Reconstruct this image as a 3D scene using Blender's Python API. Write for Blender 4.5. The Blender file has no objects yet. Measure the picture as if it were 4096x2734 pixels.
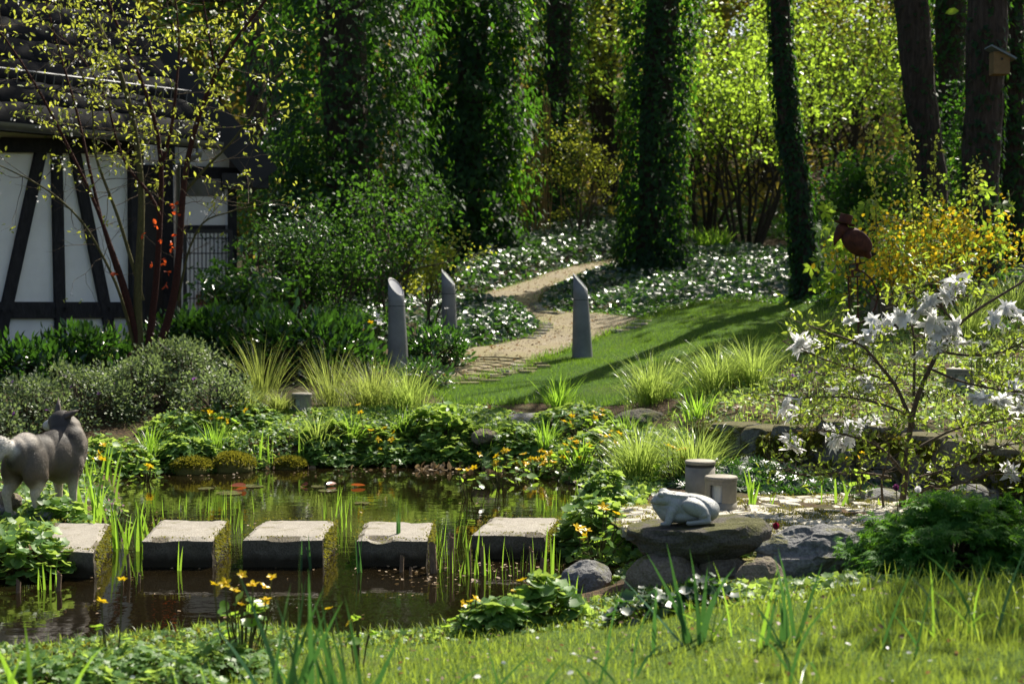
import bpy, bmesh, math, random
import numpy as np
from mathutils import Vector, Matrix, noise as mnoise

rng = np.random.default_rng(11)
random.seed(5)
S = bpy.context.scene
C = S.collection
R = math.radians

# ------------------------------------------------------------------ camera, sky, sun, exposure
F, CU, CV = 1500.0, 512.0, 341.5          # focal length in pixels of the 1024 x 683 frame
HC = 1.6                                   # camera height over the pond
PITCH = math.atan(51.5 / F)
cam_data = bpy.data.cameras.new("camera")
cam = bpy.data.objects.new("camera", cam_data)
C.objects.link(cam)
cam.location = (0, 0, HC)
cam.rotation_euler = (math.pi / 2 - PITCH, 0, 0)
cam_data.sensor_width = 36.0
cam_data.lens = F / 1024 * 36.0
cam_data.clip_start = 0.1
cam_data.clip_end = 600
cam_data.dof.use_dof = True
cam_data.dof.focus_distance = 10.2
cam_data.dof.aperture_fstop = 3.2
S.camera = cam

SUN_AZ, SUN_EL = R(33), R(50)              # azimuth measured from the view axis towards the right
world = bpy.data.worlds.new("World")
S.world = world
world.use_nodes = True
wn = world.node_tree
bg = wn.nodes["Background"]
sky = wn.nodes.new("ShaderNodeTexSky")
sky.sky_type = 'NISHITA'
sky.sun_disc = False
sky.sun_elevation = SUN_EL
sky.sun_rotation = SUN_AZ
sky.dust_density = 3.0
sky.ozone_density = 0.6
wn.links.new(sky.outputs[0], bg.inputs[0])
bg.inputs[1].default_value = 0.075
sun_data = bpy.data.lights.new("sun", 'SUN')
sun_data.energy = 5.0
sun_data.angle = R(0.5)
sun_data.color = (1.0, 0.93, 0.80)
sun = bpy.data.objects.new("sun", sun_data)
C.objects.link(sun)
SUNV = Vector((math.sin(SUN_AZ) * math.cos(SUN_EL), math.cos(SUN_AZ) * math.cos(SUN_EL), math.sin(SUN_EL)))
sun.rotation_euler = SUNV.to_track_quat('Z', 'Y').to_euler()
sun.location = SUNV * 60

S.view_settings.view_transform = 'Standard'
S.view_settings.look = 'None'
S.view_settings.gamma = 1.0
S.view_settings.use_curve_mapping = False
S.view_settings.exposure = 1.02
S.render.engine = 'CYCLES'
cy = S.cycles
cy.use_denoising = True
cy.denoiser = 'OPENIMAGEDENOISE'
cy.denoising_input_passes = 'RGB_ALBEDO_NORMAL'
cy.max_bounces = 6
cy.diffuse_bounces = 3
cy.glossy_bounces = 3
cy.transmission_bounces = 4
cy.transparent_max_bounces = 4
cy.caustics_reflective = False
cy.caustics_refractive = False
cy.sample_clamp_indirect = 6.0

# ------------------------------------------------------------------ pixel <-> place
_cp, _sp = math.cos(PITCH), math.sin(PITCH)
def ray(u, v):
    a, b = (u - CU) / F, (CV - v) / F
    return Vector((a, _cp + _sp * b, -_sp + _cp * b))
def at(u, v, Y):
    d = ray(u, v)
    return Vector((0, 0, HC)) + d * (Y / d.y)
def atz(u, v, z):
    d = ray(u, v)
    return Vector((0, 0, HC)) + d * ((z - HC) / d.z)
def px(Y):                                  # metres per pixel at distance Y
    return Y / F

# ------------------------------------------------------------------ scene graph helpers
def tag(o, label=None, cat=None, group=None, kind=None):
    if label: o['label'] = label
    if cat: o['category'] = cat
    if group: o['group'] = group
    if kind: o['kind'] = kind
    return o
def thing(name, label, cat, loc=(0, 0, 0), rz=0.0, group=None):
    o = bpy.data.objects.new(name, None)
    C.objects.link(o)
    o.empty_display_size = 0.1
    o.location = loc
    o.rotation_euler = (0, 0, rz)
    return tag(o, label, cat, group)
def link(name, me, parent=None, loc=None, rot=None, scale=None):
    o = bpy.data.objects.new(name, me)
    C.objects.link(o)
    if parent is not None: o.parent = parent
    if loc is not None: o.location = loc
    if rot is not None: o.rotation_euler = rot
    if scale is not None: o.scale = (scale,) * 3 if isinstance(scale, (int, float)) else scale
    return o
def mesh(name, V, faces, mats, smooth=False, mi=None):
    """V (n,3); faces: list of (m,k) int arrays; mats: material or list; mi: material index of each array"""
    V = np.asarray(V, dtype=np.float32).reshape(-1, 3)
    faces = [np.asarray(f, dtype=np.int32) for f in faces if len(f)]
    me = bpy.data.meshes.new(name)
    nl = sum(f.size for f in faces); nf = sum(f.shape[0] for f in faces)
    me.vertices.add(len(V)); me.vertices.foreach_set('co', V.ravel())
    me.loops.add(nl); me.polygons.add(nf)
    me.loops.foreach_set('vertex_index', np.concatenate([f.ravel() for f in faces]))
    tot = np.concatenate([np.full(f.shape[0], f.shape[1], dtype=np.int32) for f in faces])
    st = np.concatenate([[0], np.cumsum(tot)[:-1]]).astype(np.int32)
    me.polygons.foreach_set('loop_start', st)
    try: me.polygons.foreach_set('loop_total', tot)
    except Exception: pass
    if not isinstance(mats, (list, tuple)): mats = [mats]
    for m in mats: me.materials.append(m)
    if mi is not None:
        me.polygons.foreach_set('material_index', np.concatenate([np.full(f.shape[0], k, dtype=np.int32) for f, k in zip(faces, mi)]))
    if not smooth and mats and any(w in mats[0].name for w in ('leaf', 'blade', 'petal')): smooth = True
    me.polygons.foreach_set('use_smooth', np.full(nf, bool(smooth)))
    me.update(calc_edges=True)
    return me
def merge(parts):
    """[(V, [faces...]), ...] -> V, faces"""
    Vs, Fs, o = [], [], 0
    for V, fs in parts:
        V = np.asarray(V).reshape(-1, 3)
        Vs.append(V)
        for f in fs:
            if len(f): Fs.append(np.asarray(f) + o)
        o += len(V)
    by = {}
    for f in Fs: by.setdefault(f.shape[1], []).append(f)
    return np.concatenate(Vs), [np.concatenate(v) for v in by.values()]
def unit(a):
    a = np.asarray(a, float)
    return a / np.maximum(np.linalg.norm(a, axis=-1, keepdims=True), 1e-9)
def smooth01(t):
    t = np.clip(t, 0, 1)
    return t * t * (3 - 2 * t)

# ------------------------------------------------------------------ materials
def nodes_of(name):
    m = bpy.data.materials.new(name)
    m.use_nodes = True
    nt = m.node_tree
    nt.nodes.clear()
    out = nt.nodes.new('ShaderNodeOutputMaterial')
    return m, nt, out
def ramp(nt, fac, cols):
    r = nt.nodes.new('ShaderNodeValToRGB')
    el = r.color_ramp.elements
    while len(el) < len(cols): el.new(0.5)
    for e, (p, c) in zip(el, cols):
        e.position = p; e.color = (*c, 1) if len(c) == 3 else c
    nt.links.new(fac, r.inputs[0])
    return r.outputs[0]
def noise(nt, scale, detail=4, rough=0.6, vec=None, dist=0.0):
    n = nt.nodes.new('ShaderNodeTexNoise')
    n.inputs['Scale'].default_value = scale
    n.inputs['Detail'].default_value = detail
    n.inputs['Roughness'].default_value = rough
    n.inputs['Distortion'].default_value = dist
    if vec is not None: nt.links.new(vec, n.inputs['Vector'])
    return n.outputs[0]
def coord(nt, which='Object', scale=None):
    tc = nt.nodes.new('ShaderNodeTexCoord')
    if scale is None: return tc.outputs[which]
    mp = nt.nodes.new('ShaderNodeMapping')
    mp.inputs['Scale'].default_value = scale
    nt.links.new(tc.outputs[which], mp.inputs[0])
    return mp.outputs[0]
def mixc(nt, fac, a, b):
    m = nt.nodes.new('ShaderNodeMix'); m.data_type = 'RGBA'
    if isinstance(fac, float): m.inputs[0].default_value = fac
    else: nt.links.new(fac, m.inputs[0])
    for s, x in ((6, a), (7, b)):
        if isinstance(x, tuple): m.inputs[s].default_value = (*x, 1)
        else: nt.links.new(x, m.inputs[s])
    return m.outputs[2]
def bump(nt, h, strength=0.5, dist=0.02):
    b = nt.nodes.new('ShaderNodeBump')
    b.inputs['Strength'].default_value = strength
    b.inputs['Distance'].default_value = dist
    nt.links.new(h, b.inputs['Height'])
    return b.outputs[0]
def bsdf(nt, col, rough=0.8, metal=0.0, spec=0.5, normal=None, ior=None, coat=0.0):
    p = nt.nodes.new('ShaderNodeBsdfPrincipled')
    if isinstance(col, tuple): p.inputs['Base Color'].default_value = (*col, 1)
    else: nt.links.new(col, p.inputs['Base Color'])
    if isinstance(rough, (int, float)): p.inputs['Roughness'].default_value = rough
    else: nt.links.new(rough, p.inputs['Roughness'])
    p.inputs['Metallic'].default_value = metal
    p.inputs['Specular IOR Level'].default_value = spec
    if ior: p.inputs['IOR'].default_value = ior
    if coat: p.inputs['Coat Weight'].default_value = coat
    if normal is not None: nt.links.new(normal, p.inputs['Normal'])
    return p
def leaf_mat(name, cols, trans, fac=0.45, rough=0.4, spec=0.5):
    """cols: dark, mid, light colours drawn per leaf; trans: colour of the light shining through"""
    m, nt, out = nodes_of(name)
    g = nt.nodes.new('ShaderNodeNewGeometry')
    ri = g.outputs['Random Per Island']
    c = ramp(nt, ri, [(i / (len(cols) - 1), k) for i, k in enumerate(cols)])
    p = bsdf(nt, c, rough, 0, spec)
    t = nt.nodes.new('ShaderNodeBsdfTranslucent')
    tc = ramp(nt, ri, [(0, tuple(x * 0.6 for x in trans)), (1, trans)])
    nt.links.new(tc, t.inputs[0])
    mx = nt.nodes.new('ShaderNodeMixShader')
    mx.inputs[0].default_value = fac
    nt.links.new(p.outputs[0], mx.inputs[1]); nt.links.new(t.outputs[0], mx.inputs[2])
    nt.links.new(mx.outputs[0], out.inputs[0])
    return m
def plain(name, col, rough=0.6, metal=0.0, spec=0.5, var=0.15, scale=8.0, bmp=0.0, bscale=40.0):
    """one colour with uneven wear and fine relief"""
    m, nt, out = nodes_of(name)
    co = coord(nt)
    n = noise(nt, scale, 5, 0.65, co)
    c = ramp(nt, n, [(0.25, tuple(x * (1 - var) for x in col)), (0.75, tuple(min(1, x * (1 + var)) for x in col))])
    nm = bump(nt, noise(nt, bscale, 4, 0.6, co), bmp, 0.01) if bmp else None
    p = bsdf(nt, c, rough, metal, spec, nm)
    nt.links.new(p.outputs[0], out.inputs[0])
    return m
def stone_mat(name, cols, moss=None, moss_at=0.55, scale=9.0, bmp=0.6, rough=0.85, mscale=5.0, up=True):
    """speckled stone, moss where the surface looks up and the noise is high"""
    m, nt, out = nodes_of(name)
    co = coord(nt)
    a = noise(nt, scale, 6, 0.7, co); b = noise(nt, scale * 14, 3, 0.7, co)
    c1 = ramp(nt, a, [(0.3, cols[0]), (0.55, cols[1]), (0.75, cols[2])])
    c2 = ramp(nt, b, [(0.4, tuple(x * .72 for x in cols[1])), (0.6, tuple(min(1, x * 1.25) for x in cols[2]))])
    c = mixc(nt, 0.45, c1, c2)
    hgt = nt.nodes.new('ShaderNodeMath'); hgt.operation = 'ADD'
    nt.links.new(a, hgt.inputs[0]); nt.links.new(b, hgt.inputs[1])
    if moss:
        g = nt.nodes.new('ShaderNodeNewGeometry')
        sx = nt.nodes.new('ShaderNodeSeparateXYZ'); nt.links.new(g.outputs['Normal'], sx.inputs[0])
        mn = noise(nt, mscale, 5, 0.7, co)
        mu = nt.nodes.new('ShaderNodeMath'); mu.operation = 'MULTIPLY_ADD'
        nt.links.new(sx.outputs[2], mu.inputs[0]); mu.inputs[1].default_value = 0.22 if up else 0.0
        nt.links.new(mn, mu.inputs[2])
        f = ramp(nt, mu.outputs[0], [(moss_at, (0, 0, 0)), (moss_at + 0.09, (1, 1, 1))])
        mc = ramp(nt, noise(nt, 60, 3, 0.6, co), [(0.3, tuple(x * .5 for x in moss)), (0.7, moss)])
        c = mixc(nt, f, c, mc)
    p = bsdf(nt, c, rough, 0, 0.4, bump(nt, hgt.outputs[0], bmp, 0.02))
    nt.links.new(p.outputs[0], out.inputs[0])
    return m
def bark_mat(name, c0, c1, sc=(9, 9, 1.6), bmp=1.0):
    m, nt, out = nodes_of(name)
    co = coord(nt, 'Object', sc)
    n = noise(nt, 3.0, 6, 0.7, co, 0.6)
    c = ramp(nt, n, [(0.32, c0), (0.68, c1)])
    p = bsdf(nt, c, 0.9, 0, 0.3, bump(nt, n, bmp, 0.05))
    nt.links.new(p.outputs[0], out.inputs[0])
    return m

M = {}
M['ivy'] = leaf_mat('ivy_leaf', [(.006, .020, .009), (.010, .033, .012), (.019, .055, .016)], (.17, .46, .03), .30, .6, .22)
M['ivy_ground'] = leaf_mat('ivy_ground_leaf', [(.013, .038, .018), (.020, .055, .025), (.034, .078, .028)], (.12, .30, .03), .28, .36, .85)
M['laurel'] = leaf_mat('laurel_leaf', [(.012, .040, .012), (.020, .062, .017), (.035, .095, .022)], (.13, .34, .03), .28, .24, .6)
M['rhodo'] = leaf_mat('dwarf_rhododendron_leaf', [(.065, .11, .05), (.11, .155, .075), (.18, .22, .12)], (.32, .44, .13), .36, .45, .4)
M['fresh'] = leaf_mat('fresh_spring_leaf', [(.05, .12, .018), (.075, .165, .022), (.11, .21, .03)], (.50, .74, .06), .52, .42, .4)
M['yellowgreen'] = leaf_mat('yellow_green_leaf', [(.10, .16, .02), (.15, .21, .025), (.20, .25, .035)], (.60, .66, .06), .5, .42, .4)
M['gold'] = leaf_mat('far_golden_leaf', [(.10, .10, .02), (.16, .14, .03), (.20, .18, .035)], (.56, .46, .07), .48, .5, .3)
M['midgreen'] = leaf_mat('mid_green_leaf', [(.025, .075, .018), (.04, .105, .022), (.06, .14, .03)], (.18, .40, .04), .42, .38, .45)
M['ivy_lit'] = leaf_mat('lit_ivy_leaf', [(.025, .085, .014), (.04, .12, .018), (.06, .16, .022)], (.34, .70, .03), .5, .3, .5)  # brighter ivy: sunlight on the column's right edge put into the leaf colour
M['deep'] = leaf_mat('deep_green_leaf', [(.010, .034, .010), (.018, .055, .014), (.034, .088, .02)], (.15, .36, .03), .38, .58, .25)
M['mantle'] = leaf_mat('lobed_bank_leaf', [(.06, .145, .036), (.10, .21, .05), (.155, .28, .065)], (.44, .62, .10), .5, .46, .45)
M['marigold_leaf'] = leaf_mat('marsh_marigold_leaf', [(.05, .13, .02), (.075, .17, .025), (.11, .215, .03)], (.44, .68, .06), .5, .34, .5)
M['blade'] = leaf_mat('iris_blade', [(.05, .14, .025), (.075, .18, .028), (.11, .23, .035)], (.42, .72, .06), .52, .35, .45)
M['blade_dark'] = leaf_mat('blue_green_blade', [(.02, .075, .035), (.03, .10, .04), (.05, .14, .045)], (.13, .34, .06), .28, .35, .45)
M['lawn_blade'] = leaf_mat('lawn_blade', [(.035, .095, .014), (.06, .14, .018), (.13, .19, .035)], (.42, .55, .06), .48, .4, .4)
M['lawn_far'] = leaf_mat('mown_blade', [(.035, .095, .012), (.05, .12, .014), (.08, .14, .02)], (.26, .46, .03), .46, .5, .3)
M['sedge'] = leaf_mat('sedge_blade', [(.07, .14, .03), (.11, .19, .04), (.16, .25, .06)], (.50, .66, .12), .5, .3, .5)
M['tan_grass'] = leaf_mat('tan_grass_blade', [(.07, .13, .03), (.10, .155, .035), (.18, .18, .06)], (.46, .56, .11), .5, .45, .4)
M['maple'] = leaf_mat('maple_leaf', [(.03, .115, .016), (.045, .15, .02), (.07, .19, .025)], (.20, .46, .03), .42, .6, .25)
M['magnolia_leaf'] = leaf_mat('magnolia_leaf', [(.06, .12, .02), (.09, .16, .025), (.13, .20, .035)], (.42, .55, .05), .5, .35, .5)
M['birch'] = leaf_mat('young_tree_leaf', [(.10, .17, .03), (.15, .22, .035), (.21, .27, .05)], (.62, .68, .08), .5, .4, .4)
M['moss'] = leaf_mat('moss_tuft', [(.06, .085, .008), (.11, .12, .012), (.16, .16, .02)], (.34, .32, .03), .35, .7, .2)
M['litter'] = leaf_mat('dry_leaf', [(.07, .04, .02), (.14, .085, .04), (.24, .16, .09)], (.35, .2, .08), .3, .55, .4)
M['reed'] = leaf_mat('dead_reed', [(.16, .11, .06), (.26, .18, .10), (.38, .28, .17)], (.4, .28, .14), .2, .6, .3)
def petal(name, col, trans, fac=.4, rough=.5):
    return leaf_mat(name, [tuple(x * .85 for x in col), col], trans, fac, rough, .4)
M['yellow'] = petal('yellow_petal', (.85, .58, .01), (.95, .66, .02), .35, .35)
M['forsythia'] = petal('forsythia_petal', (.80, .55, .012), (.95, .68, .03), .5)
M['white'] = petal('white_petal', (.88, .88, .88), (.92, .92, .92), .55)
M['purple'] = petal('purple_petal', (.28, .09, .40), (.45, .16, .6), .4)
M['pink'] = petal('pink_petal', (.55, .25, .42), (.7, .4, .55), .4)
M['redpetal'] = petal('dark_red_petal', (.16, .012, .035), (.40, .03, .08), .4)
M['darkpurple'] = petal('plum_petal', (.07, .015, .06), (.25, .05, .2), .35)
M['lilyred'] = petal('red_lily_leaf', (.22, .055, .02), (.5, .13, .03), .3, .25)
M['lilypad'] = petal('lily_pad', (.10, .09, .05), (.12, .12, .04), .1, .12)
M['bark'] = bark_mat('oak_bark', (.022, .016, .012), (.095, .070, .052))
M['bark_far'] = bark_mat('far_bark', (.025, .018, .012), (.075, .055, .038))
M['twig'] = bark_mat('grey_twig', (.05, .038, .026), (.15, .11, .07), (30, 30, 10), .4)
M['stem'] = bark_mat('green_brown_stem', (.05, .045, .016), (.12, .11, .04), (30, 30, 8), .4)
M['redbark'] = bark_mat('dark_red_bark', (.020, .008, .006), (.085, .026, .018), (16, 16, 22), .6)
M['peel'] = petal('orange_peeling_bark', (.55, .07, .02), (1.0, .16, .03), .55)
# ------------------------------------------------------------------ terrain
COLS = [
    (-300, [(4, .30), (7, .16), (9.5, .16), (12.5, .20), (14, .45), (18, .62), (25, .9), (35, 1.7), (50, 4.2), (90, 16)]),
    (60,   [(4, .30), (5.2, .15), (6, .07), (7, .05), (9.5, .14), (13, .14), (14.5, .42), (17, .62), (20, .68), (26, .95), (35, 1.9), (50, 4.4), (90, 16)]),
    (350,  [(4, .32), (5.2, .17), (6, .09), (7, .05), (13.2, .10), (14.5, .40), (16, .52), (18, .72), (21, .98), (26, 1.4), (33, 2.3), (50, 5.2), (90, 17)]),
    (560,  [(4, .36), (5.4, .22), (6.2, .14), (7, .08), (8, .12), (13, .12), (14, .34), (15.2, .48), (17, .69), (19.5, .95), (22.5, 1.3), (25, 1.6), (28, 1.97), (32, 2.45), (36, 2.9), (50, 5.5), (90, 17)]),
    (760,  [(4, .38), (6.2, .27), (7, .2), (11, .22), (12, .55), (13, .68), (15, .85), (18, 1.12), (21, 1.43), (25, 1.75), (30, 2.3), (36, 3.0), (50, 6), (90, 17)]),
    (900,  [(4, .42), (6.4, .32), (7, .22), (9, .22), (10.9, .60), (13, .85), (15.5, 1.1), (19, 1.5), (23.5, 1.95), (30, 2.8), (36, 3.5), (50, 6.5), (90, 17)]),
    (1300, [(4, .44), (6.4, .36), (7, .3), (8, .6), (10.5, .8), (13, 1.0), (15.5, 1.25), (19, 1.7), (23.5, 2.2), (30, 3.0), (36, 3.8), (50, 6.5), (90, 17)]),
]
WALL = np.array([(1.58, 11.85), (2.05, 11.35), (2.6, 10.75), (3.15, 10.1), (3.6, 9.3), (4.2, 8.6), (5.2, 8.0)])
def poly_px(pts, z):
    return np.array([tuple(atz(u, v, z))[:2] for u, v in pts])
POND = poly_px([(-90, 655), (-40, 590), (6, 575), (40, 577), (72, 566), (94, 545), (118, 522), (122, 500), (114, 484), (126, 475), (165, 473), (210, 472), (260, 469), (310, 466), (360, 465),
                (410, 464), (450, 465), (490, 467), (525, 472), (555, 479), (585, 487), (604, 495), (596, 508), (565, 520), (548, 534), (552, 552), (585, 563), (612, 570),
                (618, 582), (606, 594), (565, 601), (520, 607), (480, 615), (440, 629), (395, 637), (340, 640), (285, 632), (240, 627), (190, 632), (140, 638), (80, 645), (20, 655)], 0.0)
def seg_dist(P, poly, closed=True):
    n = len(poly); d = np.full(len(P), 1e9)
    for i in range(n if closed else n - 1):
        a, b = poly[i], poly[(i + 1) % n]
        ab = b - a
        t = np.clip(((P - a) @ ab) / max(ab @ ab, 1e-9), 0, 1)
        d = np.minimum(d, np.linalg.norm(P - (a + t[:, None] * ab), axis=1))
    return d
def inside(P, poly):
    n = len(poly); r = np.zeros(len(P), bool)
    x, y = P[:, 0], P[:, 1]
    for i in range(n):
        x1, y1 = poly[i]; x2, y2 = poly[(i + 1) % n]
        if y1 == y2: continue
        c = ((y1 > y) != (y2 > y)) & (x < (x2 - x1) * (y - y1) / (y2 - y1) + x1)
        r ^= c
    return r
def wobble(x, y, s, seed=0.0):
    return (np.sin(x * s * 1.3 + seed) * np.cos(y * s * 1.1 + seed * 1.7) + .5 * np.sin(x * s * 2.9 + y * s * 2.3 + seed * 3)) / 1.5
def height_raw(x, y):
    yy = np.maximum(y, 4.0)
    u = 512 + F * x / yy
    cu = [c[0] for c in COLS]
    Z = np.stack([np.interp(yy, [p[0] for p in c[1]], [p[1] for p in c[1]]) for c in COLS])
    k = np.clip(np.searchsorted(cu, u) - 1, 0, len(cu) - 2)
    cu = np.array(cu, float)
    t = smooth01((u - cu[k]) / (cu[k + 1] - cu[k]))
    i = np.arange(len(u))
    z = Z[k, i] * (1 - t) + Z[k + 1, i] * t
    # the terrace in front of the dry stone wall
    wy = np.interp(x, WALL[:, 0], WALL[:, 1], left=99, right=8.0)
    front = (x > WALL[0, 0] - .02) & (y < wy + .12) & (y > 6.9)
    z = np.where(front, np.minimum(z, .21 + .02 * wobble(x, y, 3)), z)
    z = z + wobble(x, y, 1.7, 2) * .018 + wobble(x, y, .45, 5) * .05 * np.clip((y - 12) / 10, 0, 1)
    P = np.stack([x, y], 1)
    d = seg_dist(P, POND); ins = inside(P, POND)
    z = np.where(ins, -.03 - .45 * smooth01(d / .55), .02 + (np.maximum(z, .06) - .02) * smooth01(d / .30))
    return z
def axis(lo, f0, f1, hi, step, k):
    a = [f0]
    s = step
    while a[-1] > lo:
        s *= k; a.append(a[-1] - s)
    b = [f1]; s = step
    while b[-1] < hi:
        s *= k; b.append(b[-1] + s)
    return np.concatenate([a[::-1], np.arange(f0 + step, f1 - step * .5, step), b])
GX = axis(-90, -6, 7, 90, .09, 1.12)
GY = axis(-30, 3.6, 24, 160, .09, 1.07)
_gx, _gy = np.meshgrid(GX, GY)
GZ = height_raw(_gx.ravel(), _gy.ravel()).reshape(_gx.shape)
def hz(x, y):
    """height of the built ground"""
    x = np.atleast_1d(np.asarray(x, float)); y = np.atleast_1d(np.asarray(y, float))
    i = np.clip(np.searchsorted(GX, x) - 1, 0, len(GX) - 2); j = np.clip(np.searchsorted(GY, y) - 1, 0, len(GY) - 2)
    a = np.clip((x - GX[i]) / (GX[i + 1] - GX[i]), 0, 1); b = np.clip((y - GY[j]) / (GY[j + 1] - GY[j]), 0, 1)
    return (GZ[j, i] * (1 - a) + GZ[j, i + 1] * a) * (1 - b) + (GZ[j + 1, i] * (1 - a) + GZ[j + 1, i + 1] * a) * b
def hz1(x, y): return float(hz(x, y)[0])
def on(u, v, ymin=3.8):
    """where the sight line through a pixel meets the ground"""
    d = ray(u, v)
    ys = np.concatenate([np.arange(ymin, 24, .02), np.arange(24, 100, .1)])
    k = ys / d.y
    X, Z = d.x * k, HC + d.z * k
    hit = np.nonzero(Z <= hz(X, ys))[0]
    i = hit[0] if len(hit) else len(ys) - 1
    return Vector((X[i], ys[i], float(hz(X[i], ys[i])[0])))
def ground_at(u, Y):
    x = (u - 512) / F * Y
    return Vector((x, Y, hz1(x, Y)))

# ------------------------------------------------------------------ leaf, blade, tube, rock builders
T_LANCE = (np.array([(0, 0, 0), (.20, .33, .07), (.17, .68, .05), (0, 1, -.06), (-.17, .68, .05), (-.20, .33, .07)]), np.array([(0, 1, 2, 3), (0, 3, 4, 5)]))
T_OVAL = (np.array([(0, 0, 0), (.30, .28, .06), (.30, .68, .05), (0, 1, -.05), (-.30, .68, .05), (-.30, .28, .06)]), np.array([(0, 1, 2, 3), (0, 3, 4, 5)]))
T_IVY = (np.array([(0, .08, 0), (.48, .02, .05), (.30, .42, .07), (0, 1, -.08), (-.30, .42, .07), (-.48, .02, .05)]), np.array([(0, 1, 2, 3), (0, 3, 4, 5)]))
T_QUAD = (np.array([(0, 0, 0), (.34, .5, .06), (0, 1, 0), (-.34, .5, .06)]), np.array([(0, 1, 2, 3)]))
def _round(n=10, lobes=.12, cup=.14):
    v = [(0, .42, 0)]
    for i in range(n):
        a = math.pi * (-.5 + (i + .5) / n * 2) + .0
        r = .5 * (1 + (lobes if i % 2 else -lobes))
        v.append((r * math.cos(a) * 1.1, .45 + r * math.sin(a), cup * (.6 + .8 * (i % 2))))
    return np.array(v), np.array([(0, 1 + i, 1 + (i + 1) % n) for i in range(n)])
T_ROUND = _round(10, .13, .10)
T_KIDNEY = _round(9, .03, .10)
def _palm(n=7, w=.13):
    v, f = [], []
    for i in range(n):
        a = (i - (n - 1) / 2) * math.pi * 1.25 / (n - 1)
        L = 1 - .35 * abs(i - (n - 1) / 2) / ((n - 1) / 2)
        d = np.array((math.sin(a), math.cos(a), 0)); s = np.array((math.cos(a), -math.sin(a), 0))
        k = len(v)
        v += [(0, 0, 0), tuple(d * L * .55 + s * w + (0, 0, .02)), tuple(d * L + (0, 0, -.10)), tuple(d * L * .55 - s * w + (0, 0, .02))]
        f.append((k, k + 1, k + 2, k + 3))
    return np.array(v), np.array(f)
T_MAPLE = _palm(7, .10)
T_CHEST = _palm(5, .17)
T_LOBE = _palm(5, .27)
def leaves(P, D, N, size, tmpl, aspect=1.0):
    """leaf at P along D with its upper face towards N"""
    P = np.asarray(P, float); n = len(P)
    D = unit(D); N = np.asarray(N, float)
    X = unit(np.cross(D, N)); Z = np.cross(X, D)
    tv, tf = tmpl; k = len(tv)
    s = np.broadcast_to(np.asarray(size, float), (n,))[:, None, None]
    V = P[:, None, :] + s * (tv[None, :, 0, None] * aspect * X[:, None, :] + tv[None, :, 1, None] * D[:, None, :] + tv[None, :, 2, None] * Z[:, None, :])
    Fa = (tf[None] + (np.arange(n) * k)[:, None, None]).reshape(-1, tf.shape[1])
    return V.reshape(-1, 3), [Fa]
def rdir(n, up=0.0, spread=1.0):
    d = rng.normal(size=(n, 3)) * spread
    d[:, 2] += up
    return unit(d)
def blades(P, az, tilt, length, width, droop, nseg=3, twist=0.0):
    """arching tapered blades; az direction of lean, tilt start angle from vertical, droop extra bend (rad)"""
    P = np.asarray(P, float); n = len(P)
    b = lambda a: np.broadcast_to(np.asarray(a, float), (n,))
    az, tilt, length, width, droop, twist = map(b, (az, tilt, length, width, droop, twist))
    h = np.stack([np.cos(az), np.sin(az), 0 * az], 1)
    side0 = np.stack([-np.sin(az + twist), np.cos(az + twist), 0 * az], 1)
    pos = P.copy(); rows = []
    for i in range(nseg + 1):
        s = i / nseg
        w = width * (1 - s ** 2.2) * (.55 + .9 * min(s * 3, .5)) + width * .02
        rows.append(np.stack([pos - side0 * w[:, None] / 2, pos + side0 * w[:, None] / 2], 1))
        a = tilt + droop * ((i + .5) / nseg) ** 1.5
        pos = pos + (length / nseg)[:, None] * (np.sin(a)[:, None] * h + np.cos(a)[:, None] * np.array((0, 0, 1.0)))
    V = np.stack(rows, 1).reshape(n, -1, 3)
    k = V.shape[1]
    f = np.array([(2 * i, 2 * i + 1, 2 * i + 3, 2 * i + 2) for i in range(nseg)])
    Fa = (f[None] + (np.arange(n) * k)[:, None, None]).reshape(-1, 4)
    return V.reshape(-1, 3), [Fa]
def tube(pts, rad, sides=6, cap=True):
    pts = np.asarray(pts, float); rad = np.broadcast_to(np.asarray(rad, float), (len(pts),))
    t = unit(np.gradient(pts, axis=0))
    ref = np.array((0, 0, 1.0)) if abs(t[0, 2]) < .9 else np.array((1.0, 0, 0))
    a = unit(np.cross(t, ref)); b = np.cross(t, a)
    th = np.arange(sides) / sides * 2 * math.pi
    V = pts[:, None, :] + rad[:, None, None] * (np.cos(th)[None, :, None] * a[:, None, :] + np.sin(th)[None, :, None] * b[:, None, :])
    m = len(pts)
    f = [(i * sides + j, i * sides + (j + 1) % sides, (i + 1) * sides + (j + 1) % sides, (i + 1) * sides + j) for i in range(m - 1) for j in range(sides)]
    V = V.reshape(-1, 3); fs = [np.array(f)]
    if cap:
        V = np.concatenate([V, pts[[0, -1]]]); c0, c1 = len(V) - 2, len(V) - 1; e = (m - 1) * sides
        fs.append(np.array([(c0, (j + 1) % sides, j) for j in range(sides)] + [(c1, e + j, e + (j + 1) % sides) for j in range(sides)]))
    return V, fs
def lathe(prof, n=24):
    """prof: (r, z) from bottom to top, closed on the axis when r = 0"""
    prof = np.asarray(prof, float)
    th = np.arange(n) / n * 2 * math.pi
    V = np.stack([prof[:, None, 0] * np.cos(th), prof[:, None, 0] * np.sin(th), np.broadcast_to(prof[:, None, 1], (len(prof), n))], 2).reshape(-1, 3)
    f = [(i * n + j, i * n + (j + 1) % n, (i + 1) * n + (j + 1) % n, (i + 1) * n + j) for i in range(len(prof) - 1) for j in range(n)]
    return V, [np.array(f)]
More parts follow.
